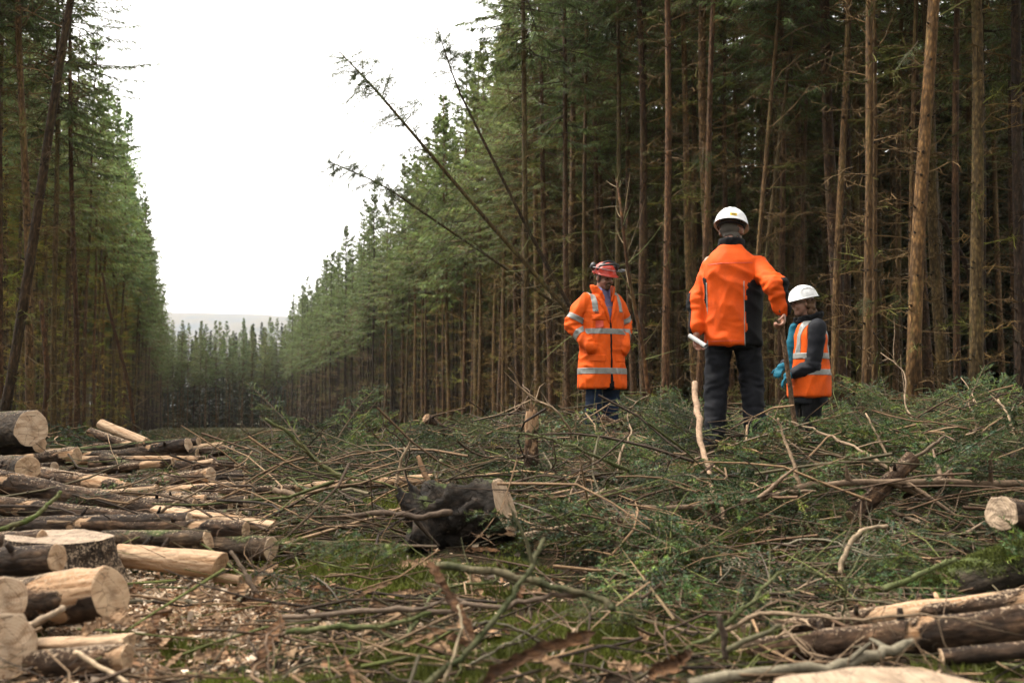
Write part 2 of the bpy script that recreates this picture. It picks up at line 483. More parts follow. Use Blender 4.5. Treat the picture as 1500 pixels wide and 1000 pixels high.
def dead_geo(gg, P, r, z0, z1, seed, dens=1.0, lmin=.1, lmax=1.5, sub=6, sides=3, tww=.0028, knots=True):
    q = np.random.default_rng(seed + 50)
    zs = []; z = z0
    while z < z1:
        zs.append(z); z += q.uniform(.26, .46)
    B, A, L, E = [], [], [], []
    for z in zs:
        t = (z - z0) / max(z1 - z0, 1e-3)
        for k in range(max(1, int(round(q.uniform(2.5, 6) * dens)))):
            B.append((np.interp(z, P[:, 2], P[:, 0]), np.interp(z, P[:, 2], P[:, 1]), z + q.uniform(-.05, .05)))
            A.append(q.uniform(0, 6.283)); stub = q.random() < .45 - .35 * t
            L.append(q.uniform(.06, .22) if stub else q.uniform(.3, lmin + (lmax - lmin) * (.45 + .55 * t)))
            E.append(q.uniform(-.15, .45))
    B = np.array(B); A = np.array(A); L = np.array(L); E = np.array(E); N = len(B)
    d = rot_dir(A, E)
    s = np.linspace(0, 1, 4)
    curve = q.uniform(-.35, .2, N)
    pts = B[:, None, :] + d[:, None, :] * (L[:, None] * s[None])[..., None]
    pts[..., 2] += curve[:, None] * (s[None] ** 2) * L[:, None]
    pts[:, 1:, :] += q.normal(0, .02, (N, 3, 3)) * L[:, None, None]
    tone = q.uniform(.6, 1.35, N)[:, None]
    cb = np.where(q.random(N)[:, None] < .3, np.array([[.12, .125, .035]]), np.array([[.15, .095, .05]])) * tone
    rad = (.005 + .0055 * np.clip(L, 0, 1.4))[:, None] * np.array([1, .75, .5, .25])[None]
    tubes(gg, pts, rad, sides, cb)
    nk = len(zs) * 4 if knots else 1
    kz = np.repeat(zs, 4)[:nk] + q.normal(0, .03, nk); ka = q.uniform(0, 6.283, nk)
    kr = np.interp(kz, P[:, 2], r); kd = rot_dir(ka, np.full(nk, .35))
    kb = np.stack([np.interp(kz, P[:, 2], P[:, 0]), np.interp(kz, P[:, 2], P[:, 1]), kz], -1) + kd * (kr * .9)[:, None]
    tubes(gg, np.stack([kb, kb + kd * .012, kb + kd * q.uniform(.018, .05, nk)[:, None]], 1), np.ones((nk, 1)) * np.array([.017, .012, .007]), 4, (.035, .025, .018), caps=True)
    # fine side twigs
    big = np.where(L > .3)[0]
    if sub and len(big):
        i = np.repeat(big, sub); M = len(i)
        u = q.uniform(.25, 1, M)
        k = np.clip((u * 3).astype(int), 0, 2); fr = u * 3 - k
        b0 = pts[i, k] * (1 - fr)[:, None] + pts[i, k + 1] * fr[:, None]
        dd = unit(d[i] * .55 + q.normal(0, .55, (M, 3)) + np.array([0, 0, -.1]))
        ll = q.uniform(.12, .5, M) * np.clip(L[i], .4, 1.2)
        side = unit(np.cross(dd, q.normal(0, 1, (M, 3)))) * tww
        e = b0 + dd * ll[:, None]
        mid = b0 + dd * ll[:, None] * .5 + q.normal(0, .03, (M, 3))
        V = np.stack([b0 - side, b0 + side, mid + side, mid - side, e], 1)
        a = np.arange(M) * 5
        gg.add(V.reshape(-1, 3), T=np.stack([a + 3, a + 2, a + 4], -1), Q=np.stack([a, a + 1, a + 2, a + 3], -1), C=np.repeat(cb[i] * .9, 5, 0))

def crown_geo(gg, P, H, zb, rmax, seed, ntw=26, tw=.045, whorl=.32, stems=True, base_green=(.118, .150, .050), lf=1.0):
    q = np.random.default_rng(seed + 90)
    B, A, L, E, TT = [], [], [], [], []
    z = zb
    while z < H - .15:
        t = (z - zb) / (H - zb)
        for k in range(int(q.uniform(4.5, 8))):
            zz = z + q.uniform(-.12, .12)
            B.append((np.interp(zz, P[:, 2], P[:, 0]), np.interp(zz, P[:, 2], P[:, 1]), zz))
            A.append(q.uniform(0, 6.283))
            full = rmax * (1 - t) ** .8 * min(1, .55 + t * 3)
            L.append(max(.12, full * q.uniform(.6, 1.12)))
            E.append(-.25 + .95 * t + q.uniform(-.15, .2)); TT.append(t)
        z += whorl * q.uniform(.8, 1.2)
    B = np.array(B); A = np.array(A); L = np.array(L); E = np.array(E); TT = np.array(TT); N = len(B)
    d = rot_dir(A, E)
    s = np.linspace(0, 1, 4)
    pts = B[:, None, :] + d[:, None, :] * (L[:, None] * s[None])[..., None]
    pts[..., 2] += (-.22 * s ** 1.2 + .16 * s ** 3)[None] * L[:, None]
    if stems:
        tubes(gg, pts, (.006 + .006 * L)[:, None] * np.array([1, .8, .55, .3])[None], 3, (.075, .05, .03))
    M = N * ntw
    i = np.repeat(np.arange(N), ntw)
    u = q.uniform(.12, 1.03, M) ** .8
    u = np.clip(u, 0, 1)
    k = np.clip((u * 3).astype(int), 0, 2); fr = u * 3 - k
    b0 = pts[i, k] * (1 - fr)[:, None] + pts[i, k + 1] * fr[:, None]
    sd = unit(np.cross(d[i], np.array([0, 0, 1.0])))
    sgn = np.where(q.random(M) < .5, -1, 1)[:, None]
    hang = q.uniform(-.75, .15, M)[:, None]
    dd = unit(d[i] * q.uniform(.3, 1.0, M)[:, None] + sd * sgn * q.uniform(.2, 1, M)[:, None] + np.array([0, 0, 1.0]) * hang)
    ll = (q.uniform(.10, .30, M) * (1.15 - .6 * u) * np.clip(L[i], .35, 1.3) ** .6 + .05) * lf
    side = unit(np.cross(dd, q.normal(0, 1, (M, 3)) + np.array([0, 0, 1.5]))) * (tw * .5 * q.uniform(.7, 1.3, M))[:, None]
    mid = b0 + dd * (ll * .45)[:, None]
    tip = b0 + dd * ll[:, None]
    tip[:, 2] -= ll * q.uniform(0, .35, M)
    V = np.stack([b0, mid + side, tip, mid - side], 1).reshape(-1, 3)
    a = np.arange(M) * 4
    g0 = np.array(base_green)
    tone = (q.uniform(.7, 1.35, N)[i] * q.uniform(.75, 1.3, M))[:, None]
    c = g0[None] * tone
    blue = q.random(M)[:, None] < .18
    c = np.where(blue, c * np.array([1.0, 1.12, 1.5]), c)
    old = (q.random(M) < .20 * (1 - u) + .20 * (1 - TT[i]) ** 2)[:, None]
    c = np.where(old, np.array([[.095, .072, .04]]) * tone, c)
    gg.add(V, Q=np.stack([a, a + 1, a + 2, a + 3], -1), C=np.repeat(c, 4, 0))

VARS, NEARC = [], {}
for k in range(8):
    H = 15.0; r0 = .105
    tg, P, r = trunk_geo(H, r0, bend=[.0, .12, -.1, .05, -.15, .2, 0, -.05][k], seed=k)
    dg = Geo(); dead_geo(dg, P, r, .5, 10.0, k, dens=1.0, lmax=1.0 if k in (3, 5, 7) else 1.35, sub=13, tww=.0042)
    cg = Geo(); zb = [6.4, 7.2, 6.0, 7.9, 6.8, 8.2, 6.2, 7.6][k]
    crown_geo(cg, P, H, zb, [2.0, 1.75, 1.9, 1.6, 2.1, 1.7, 1.95, 1.8][k], k, ntw=44)
    if k in (0, 1, 3, 5, 7):
        ng = Geo(); crown_geo(ng, P, H, zb, [2.0, 1.75, 1.9, 1.6, 2.1, 1.7, 1.95, 1.8][k], k, ntw=110, tw=.018, lf=.62)
        NEARC[k] = ng.mesh('spruce_crown')
    VARS.append((tg.mesh('spruce_trunk', True), dg.mesh('spruce_dead_branches'), cg.mesh('spruce_crown')))

PROTO = {}
def spruce(x, y, H, var, rotz, lean=(0, 0), thick=1.0, tint=(1, 1, 1), green=(1, 1, 1), label='', group=None, twig=None, z=None):
    o = empty('spruce_tree', (x, y, (g(x, y) if z is None else z) - .06), rotz)
    o.rotation_euler = (Matrix.Rotation(lean[0], 3, 'Y') @ Matrix.Rotation(lean[1], 3, 'X') @ Matrix.Rotation(rotz, 3, 'Z')).to_euler()
    s = H / 15.0
    o.scale = (s * thick, s * thick, s)
    ts = tuple(tint) + (1,)
    for nm, me, mt, c in (('trunk', VARS[var][0], MT['trunk'], ts), ('dead_branches', VARS[var][1], MT['twig'], tuple(twig or tint) + (1,)), ('crown', VARS[var][2], MT['crown'], tuple(green) + (1,))):
        if nm == 'crown' and y < 34: me = NEARC[{2: 0, 4: 1, 6: 0}.get(var, var)]
        if not me.materials: me.materials.append(mt)
        q = bpy.data.objects.new(nm, me); COL.objects.link(q); q.parent = o; q.color = c
        if nm == 'dead_branches':
            q['kind'] = 'stuff'
            q.scale = (1 / thick, 1 / thick, 1)
        if nm == 'crown': q.scale = (1 / thick, 1 / thick, 1)
    tag(o, label, 'tree', group)
    return o

LR, LL, LF = ('tall straight spruce with bare twiggy lower trunk in the dark stand behind the workers',
              'tall spruce with green lichened twigs in the stand behind the log pile',
              'spruce with green pointed top closing off the far end of the clearing')
GR, GL, GF = 'spruces of the stand behind the workers', 'spruces of the stand behind the log pile', 'spruces at the far end of the clearing'
placed = []
def near_px(px0, px1, d, wpx, label, var, tint=(1, 1, 1), H=15.5, group=None, base_py=600):
    """a trunk standing at px0 by its foot and passing px1 at the top of the picture"""
    b = at(px0, base_py, d); t = at(px1, 0, d)
    x = b.x; zb = g(x, d)
    lean = math.atan2(t.x - b.x, t.z - b.z)
    x0 = b.x - math.tan(lean) * (b.z - zb)
    th = .86 * (wpx * d / FPX) / (.21 * H / 15.0)
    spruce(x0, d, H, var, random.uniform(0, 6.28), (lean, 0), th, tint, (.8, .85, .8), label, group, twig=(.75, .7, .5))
    placed.append((x0, d))

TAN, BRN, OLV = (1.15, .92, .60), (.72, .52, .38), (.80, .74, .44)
near_px(1338, 1364, 11.4, 25, 'thickest tan spruce trunk of the stand, leaning slightly, ringed with dark knots', 0, (1.45, 1.12, .68))
near_px(1268, 1270, 12.0, 15, 'upright tan spruce trunk standing close against a thinner stem by the woman', 1, TAN)
near_px(1281, 1276, 12.5, 11, 'thinner spruce stem standing close against an upright tan trunk', 2, TAN)
near_px(1222, 1240, 13.6, 14, 'slim tan spruce trunk rising just behind the woman in the orange vest', 3, TAN)
near_px(1331, 1339, 13.2, 10, 'thin straight spruce stem behind the thickest tan trunk', 4, TAN)
near_px(1403, 1412, 13.0, 13, 'brown spruce trunk with a green shoot hanging half way up', 5, BRN)
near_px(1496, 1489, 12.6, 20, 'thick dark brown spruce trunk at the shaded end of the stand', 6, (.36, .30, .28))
near_px(975, 975, 15.0, 14, 'reddish straight spruce trunk beside the man in the red helmet', 7, (1.05, .72, .52))
near_px(1020, 1036, 15.2, 13, 'slightly curved brown spruce trunk beside the man in black trousers', 5, (1.0, .72, .53))
near_px(1146, 1145, 16.8, 13, 'straight brown spruce trunk seen between the two white helmets', 0, BRN)
near_px(1090, 1138, 14.2, 9, 'thin tan spruce stem leaning away behind the tall white helmet', 1, TAN, 13)
near_px(1100, 1168, 14.6, 8, 'second thin leaning spruce stem crossing behind the tall white helmet', 2, OLV, 13)
near_px(1170, 1187, 18.5, 9, 'thin dark spruce trunk deep in the stand above the small white helmet', 3, BRN)
near_px(775, 770, 18.0, 12, 'olive spruce trunk standing clear where the broken hung-up stems cross', 4, OLV)
near_px(832, 826, 20.0, 11, 'brown spruce trunk behind the crossing of the hung-up stems', 6, BRN)
near_px(905, 906, 19.0, 11, 'olive brown spruce trunk rising behind the red helmet', 3, OLV)
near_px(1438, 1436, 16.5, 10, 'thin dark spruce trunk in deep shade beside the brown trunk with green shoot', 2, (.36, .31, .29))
near_px(1068, 1062, 19.0, 9, 'thin brown spruce trunk in shade behind the man in black trousers', 7, BRN)
near_px(4, 108, 13.6, 18, 'leaning brown spruce trunk at the open edge behind the log pile', 3, (.48, .40, .30), 16, base_py=612)
near_px(44, 30, 16.5, 15, 'upright tan spruce trunk beside the leaning trunk behind the log pile', 1, TAN)
near_px(80, 90, 19.5, 10, 'slim olive spruce trunk beyond the leaning trunk', 2, OLV)
near_px(2, -8, 17.5, 13, 'pale brown spruce trunk behind the foot of the leaning trunk', 3, BRN)
near_px(112, 100, 22.0, 10, 'thin brown spruce trunk above the two peeled logs', 6, BRN)

ER = ([8, 11, 15, 19, 28, 38, 78, 122], [7.4, 5.6, 2.9, .9, -.4, -1.8, -13.9, -28])
EL = ([8, 14, 20, 30, 43, 59, 122], [-9.5, -8.4, -10.4, -13.6, -17.0, -21.8, -42.5])
cand = []
def try_add(x, y, side, row, mind=.9):
    for (a, b) in placed:
        if (a - x) ** 2 + (b - y) ** 2 < mind * mind: return
    if abs(x) > .54 * y + (4.5 if row < 6 else 2.0): return
    placed.append((x, y)); cand.append((x, y, side, row))
rr = random.Random(3)
for row in range(22):
    d = 9.5
    while d < 122:
        x = np.interp(d, *ER) + .8 + row * 1.6 + rr.uniform(-.5, .5)
        if not (d > 60 and row > 9): try_add(x, d + rr.uniform(-.5, .5), 'R', row)
        d += 1.45 if d < 45 else 1.8
for row in range(11):
    d = 11.0
    while d < 122:
        x = np.interp(d, *EL) - .8 - row * 1.9 - rr.uniform(-.5, .5)
        if not (d > 60 and row > 6): try_add(x, d + rr.uniform(-.5, .5), 'L', row)
        d += 1.75 if d < 45 else 2.0
for row in range(11):
    x = -56.0
    while x < -16:
        try_add(x + rr.uniform(-.6, .6), 122 + row * 2.3 + rr.uniform(-.8, .8), 'F', row)
        x += 2.1
for row in range(6):            # the stands go on beside and behind the photographer
    d = -24.0
    while d < 9:
        if d < 7: cand.append((9.0 + row * 1.7 + rr.uniform(-.5, .5) - .25 * min(0, d), d + rr.uniform(-.5, .5), 'B', row + 3))
        cand.append((-11.5 - row * 1.7 + rr.uniform(-.5, .5) + .12 * min(0, d), d + rr.uniform(-.5, .5), 'B', row + 3))
        d += 1.7
for row in range(4):
    x = -14.0
    while x < 15:
        cand.append((x + rr.uniform(-.5, .5), -22 - row * 1.9 + rr.uniform(-.6, .6), 'B', row + 3)); x += 1.8
cand.sort(key=lambda c: 1e4 if c[2] == 'B' else c[1] * (1 + .16 * c[3]) * (.30 if c[2] == 'F' else 1))
NIND = 270
deep = cand[NIND:]
for (x, y, side, row) in cand[:NIND]:
    v = rr.randrange(8) if y > 34 else rr.choice([0, 1, 3, 5, 7]) if (side != 'R' or y > 24) else rr.choice([3, 5, 7])
    tw = rr.uniform(.75, 1.25)
    if side == 'L':
        tint = tuple(q * tw for q in rr.choice([OLV, OLV, BRN])); v = rr.choice([1, 3, 5, 7]); twc = (1.9 * tw, 2.1 * tw, .85 * tw); lab, grp = LL, GL
        H = rr.uniform(14.2, 16.4) if y < 70 else rr.uniform(14.2, 15.8)
    elif side == 'F':
        tint = tuple(q * tw for q in rr.choice([OLV, TAN])); twc = (.9, .9, .7); lab, grp = LF, GF; H = rr.uniform(11.8, 14.2)
    else:
        tint = tuple(q * tw for q in rr.choice([BRN, BRN, TAN, OLV])); twc = (.5 * tw, .5 * tw, .36 * tw) if row > 0 else (1.15 * tw, 1.1 * tw, .6 * tw); lab, grp = LR, GR; H = rr.uniform(14.5, 16.8)  # twigs inside the edge tinted darker, the stand's inner shade put into their colour
    cw = 'brown' if tint[1] < .6 * tw else ('olive' if tint[0] < .9 * tw else 'tan')
    rw = 'at the open edge' if row == 0 else ('just inside the edge' if row < 3 else 'deep inside')
    if side == 'R':
        zw = 'close behind the workers' if y < 20 else ('beyond the hung-up spruces' if y < 45 else 'far down the clearing')
        lab = '%s-trunked spruce %s of the stand %s' % (cw, rw, zw)
    elif side == 'L':
        zw = 'close behind the log pile' if y < 30 else ('beyond the log pile' if y < 57 else 'past the single leaning spruce')
        lab = '%s-trunked lichened spruce %s of the stand %s' % (cw, rw, zw)
    else:
        lab = '%s-trunked spruce with pointed green top %s of the trees ending the clearing' % (cw, rw)
    gn = rr.uniform(.8, 1.25) * (1.6 if side == 'L' else 1.15); gr = (gn * rr.uniform(.9, 1.15), gn, gn * rr.uniform(.8, 1.15))
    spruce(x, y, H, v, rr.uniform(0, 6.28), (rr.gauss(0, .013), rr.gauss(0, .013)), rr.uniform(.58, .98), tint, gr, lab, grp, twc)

# trees farther back in the stands: one mass, instanced on points
DV = []
for k in range(6):
    bushy = k >= 4
    tg, P, r = trunk_geo(15, .085, sides=6, K=7, seed=k + 20)
    a = Geo(); V, T, Q, C = tg.arrays(); a.add(V, T, Q, np.array([.042, .028, .018]) * (1, 1.25, .8, 1.1, .8, .8)[k])  # trunk colour darkened to stand for the gloom inside the wood
    if not bushy: dead_geo(a, P, r, .6, 8.5, k + 20, dens=.9, lmax=1.5, sub=10, tww=.0055, knots=False)
    crown_geo(a, P, 15, .4 if bushy else 6.0 + .4 * k, 1.9, k + 20, ntw=26, tw=.14 if bushy else .06, whorl=.36, stems=False, base_green=(.035, .044, .018) if bushy else (.112, .142, .049))  # bushy foliage coloured darker, carrying the shade of the deep rows
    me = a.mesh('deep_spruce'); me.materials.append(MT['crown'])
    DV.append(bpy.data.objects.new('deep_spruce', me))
pm = bpy.data.meshes.new('spruce_wood')
pm.vertices.add(len(deep))
pm.vertices.foreach_set('co', np.array([(x, y, g(x, y) - .05) for (x, y, sd_, rw_) in deep], np.float32).ravel())
at_r = pm.attributes.new('turn', 'FLOAT', 'POINT'); at_r.data.foreach_set('value', np.array([rr.uniform(0, 6.28) for _ in deep], np.float32))
at_s = pm.attributes.new('size', 'FLOAT', 'POINT'); at_s.data.foreach_set('value', np.array([rr.uniform(.92, 1.1) * (.86 if c[2] == 'F' else 1) for c in deep], np.float32))
at_k = pm.attributes.new('sort', 'INT', 'POINT'); at_k.data.foreach_set('value', np.array([rr.randrange(4) if c[2] == 'B' or c[3] < (3 if c[2] == 'F' else 7) else 4 + rr.randrange(2) for c in deep], np.int32))
wood_o = link('spruce_wood', pm)
ng = bpy.data.node_groups.new('plant_spruces', 'GeometryNodeTree')
ng.interface.new_socket('Geometry', in_out='INPUT', socket_type='NodeSocketGeometry'); ng.interface.new_socket('Geometry', in_out='OUTPUT', socket_type='NodeSocketGeometry')
gi, go_ = ng.nodes.new('NodeGroupInput'), ng.nodes.new('NodeGroupOutput'); jn = ng.nodes.new('GeometryNodeJoinGeometry')
def named(nm, ty):
    n_ = ng.nodes.new('GeometryNodeInputNamedAttribute'); n_.data_type = ty; n_.inputs['Name'].default_value = nm
    return n_.outputs['Attribute']
cx_ = ng.nodes.new('ShaderNodeCombineXYZ'); ng.links.new(named('turn', 'FLOAT'), cx_.inputs[2])
for k, ob in enumerate(DV):
    cmp_ = ng.nodes.new('FunctionNodeCompare'); cmp_.data_type = 'INT'; cmp_.operation = 'EQUAL'
    ng.links.new(named('sort', 'INT'), cmp_.inputs[2]); cmp_.inputs[3].default_value = k
    oi = ng.nodes.new('GeometryNodeObjectInfo'); oi.inputs['Object'].default_value = ob; oi.inputs['As Instance'].default_value = True
    ip = ng.nodes.new('GeometryNodeInstanceOnPoints')
    ng.links.new(gi.outputs[0], ip.inputs['Points']); ng.links.new(cmp_.outputs[0], ip.inputs['Selection']); ng.links.new(oi.outputs['Geometry'], ip.inputs['Instance'])
    ng.links.new(cx_.outputs[0], ip.inputs['Rotation']); ng.links.new(named('size', 'FLOAT'), ip.inputs['Scale'])
    ng.links.new(ip.outputs[0], jn.inputs[0])
ng.links.new(jn.outputs[0], go_.inputs[0])
mdw = wood_o.modifiers.new('plant', 'NODES'); mdw.node_group = ng
tag(wood_o, 'dense mass of spruces deeper in the wood', 'wood', kind='stuff')

xo, yo = (196 - CX) / FPX * 57, 57.0
spruce(xo, yo, 13.6, 4, .7, (.045, 0), .9, OLV, (1.1, 1.15, 1.0), 'single spruce leaning out of the stand behind the pile, top clear against sky', None, (1.2, 1.3, .8))
# broken and leaning stems
def leaning(pts, r0, r1, label, seed, foliage=0.0, rad_c=(.13, .085, .05), dead=.6, name='leaning_spruce'):
    P = np.array([tuple(p) for p in pts])
    K = 14
    s = np.linspace(0, len(P) - 1, K); i = np.clip(s.astype(int), 0, len(P) - 2); f = (s - i)[:, None]
    Q_ = P[i] * (1 - f) + P[i + 1] * f
    org = Q_[0].copy(); Q_ = Q_ - org
    q = np.random.default_rng(seed)
    o = empty(name, org); tag(o, label, 'tree')
    a = Geo(); rad = np.linspace(r0, r1, K) * (1 + .05 * q.standard_normal(K))
    tubes(a, Q_[None], rad[None], 9, caps=True)
    tr = link('trunk', a.mesh('leaning_trunk', True), MT['trunk'], o); tr.color = tuple(np.array(rad_c) / .2) + (1,)
    ax = unit(Q_[-1] - Q_[0]); Ln = np.linalg.norm(Q_[-1] - Q_[0])
    # dead side branches
    N = int(Ln * 15 * dead)
    t = q.uniform(.08, 1, N); b0 = np.stack([np.interp(t, np.linspace(0, 1, K), Q_[:, j]) for j in range(3)], -1)
    d = unit(np.cross(ax, q.normal(0, 1, (N, 3))) + ax * q.uniform(-.1, .7, N)[:, None])
    L = q.uniform(.08, .9, N) * (1.1 - .5 * t)
    sg = np.linspace(0, 1, 4)
    pts4 = b0[:, None] + d[:, None] * (L[:, None] * sg)[..., None]
    pts4[..., 2] += q.uniform(-.3, .4, N)[:, None] * sg ** 2 * L[:, None]
    dgx = Geo(); tubes(dgx, pts4, (.004 + .005 * L)[:, None] * np.array([1, .8, .5, .25]), 3, np.where(q.random(N)[:, None] < .5, [[.12, .13, .045]], [[.16, .115, .06]]))
    dbo = link('dead_branches', dgx.mesh('leaning_dead_branches'), MT['twig'], o); dbo['kind'] = 'stuff'
    if foliage:
        c = Geo(); nb = int(Ln * 15 * foliage)
        t = 1 - foliage * (.03 + .97 * q.random(nb))
        b0 = np.stack([np.interp(t, np.linspace(0, 1, K), Q_[:, j]) for j in range(3)], -1)
        d = unit(np.cross(ax, q.normal(0, 1, (nb, 3))) + ax * q.uniform(.1, .7, nb)[:, None] + np.array([0, 0, -.1]))
        L = q.uniform(.3, 1.25, nb) * (1.15 - .75 * (t - 1 + foliage) / foliage)
        M = nb * 80; i = np.repeat(np.arange(nb), 80); u = q.uniform(.1, 1, M)
        bb = b0[i] + d[i] * (L[i] * u)[:, None]; bb[:, 2] -= .25 * L[i] * u ** 2
        dd = unit(d[i] * .6 + q.normal(0, .6, (M, 3)) + np.array([0, 0, -.55])); ll = q.uniform(.04, .13, M)
        sd = unit(np.cross(dd, q.normal(0, 1, (M, 3)))) * .005
        V = np.stack([bb, bb + dd * (ll * .45)[:, None] + sd, bb + dd * ll[:, None], bb + dd * (ll * .45)[:, None] - sd], 1).reshape(-1, 3)
        k4 = np.arange(M) * 4; tone = q.uniform(.7, 1.4, M)[:, None]
        c.add(V, Q=np.stack([k4, k4 + 1, k4 + 2, k4 + 3], -1), C=np.repeat(np.array([[.085, .105, .045]]) * tone, 4, 0))
        tubes(c, np.stack([b0, b0 + d * (L * .5)[:, None] - [0, 0, .03], b0 + d * L[:, None] - np.stack([0 * L, 0 * L, .25 * L], -1)], 1), (.004 + .004 * L)[:, None] * np.array([1, .7, .3]), 3, (.09, .06, .035))
        co = link('crown', c.mesh('leaning_crown'), MT['crown'], o); co.color = (1, 1, 1, 1)
    return o
def gp(px, d):     # foot of a stem on the ground
    x = (px - CX) / FPX * d * 1.0
    return Vector((x, d, g(x, d) - .05))
leaning([gp(890, 17.5), at(845, 470, 17.2), at(715, 325, 17.0), at(600, 190, 17.0), at(540, 120, 17), at(497, 76, 17)], .052, .010, 'long hung-up spruce leaning far over the clearing with green drooping top', 1, .45, (.13, .12, .06))
leaning([gp(900, 18.2), at(850, 478, 18), at(775, 340, 17.8), at(705, 200, 17.8), at(668, 125, 17.8), at(640, 40, 17.8)], .045, .010, 'dark leaning spruce pole crossing above the long hung-up spruce', 2, .22, (.075, .06, .04))
leaning([gp(905, 19), at(845, 468, 18.6), at(740, 392, 18.4), at(640, 325, 18.4), at(560, 270, 18.4), at(480, 236, 18.4)], .042, .010, 'lowest hung-up spruce leaning over the clearing with feathery green end', 3, .55, (.10, .095, .05))
leaning([gp(958, 12.3), at(940, 500, 12.3), at(920, 400, 12.3), at(910, 310, 12.3), at(903, 262, 12.6)], .030, .014, 'thin dead orange-brown stem leaning beside the man in the red helmet', 4, 0, (.17, .11, .065), .8, 'dead_stem')
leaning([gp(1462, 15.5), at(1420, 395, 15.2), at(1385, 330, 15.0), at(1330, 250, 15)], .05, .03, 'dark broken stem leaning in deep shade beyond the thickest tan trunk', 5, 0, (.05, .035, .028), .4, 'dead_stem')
leaning([gp(205, 24), at(188, 560, 24), at(160, 455, 24), at(150, 400, 24)], .05, .03, 'thin dead stem leaning against the lichened stand behind the log pile', 6, 0, (.10, .065, .04), .5, 'dead_stem')
leaning([gp(62, 16), at(70, 560, 16), at(66, 500, 16), at(60, 440, 16)], .05, .035, 'short snapped brown stem standing behind the biggest sawn log', 8, 0, (.12, .08, .05), .5, 'dead_stem')
# ------------------------------------------------------------------ logs and stumps
def axis_quat(a, b):
    return (b - a).to_track_quat('X', 'Z')

def disc(r, sides, seed, dome=.0):
    q = np.random.default_rng(seed)
    a = np.arange(sides) * 2 * np.pi / sides
    return a

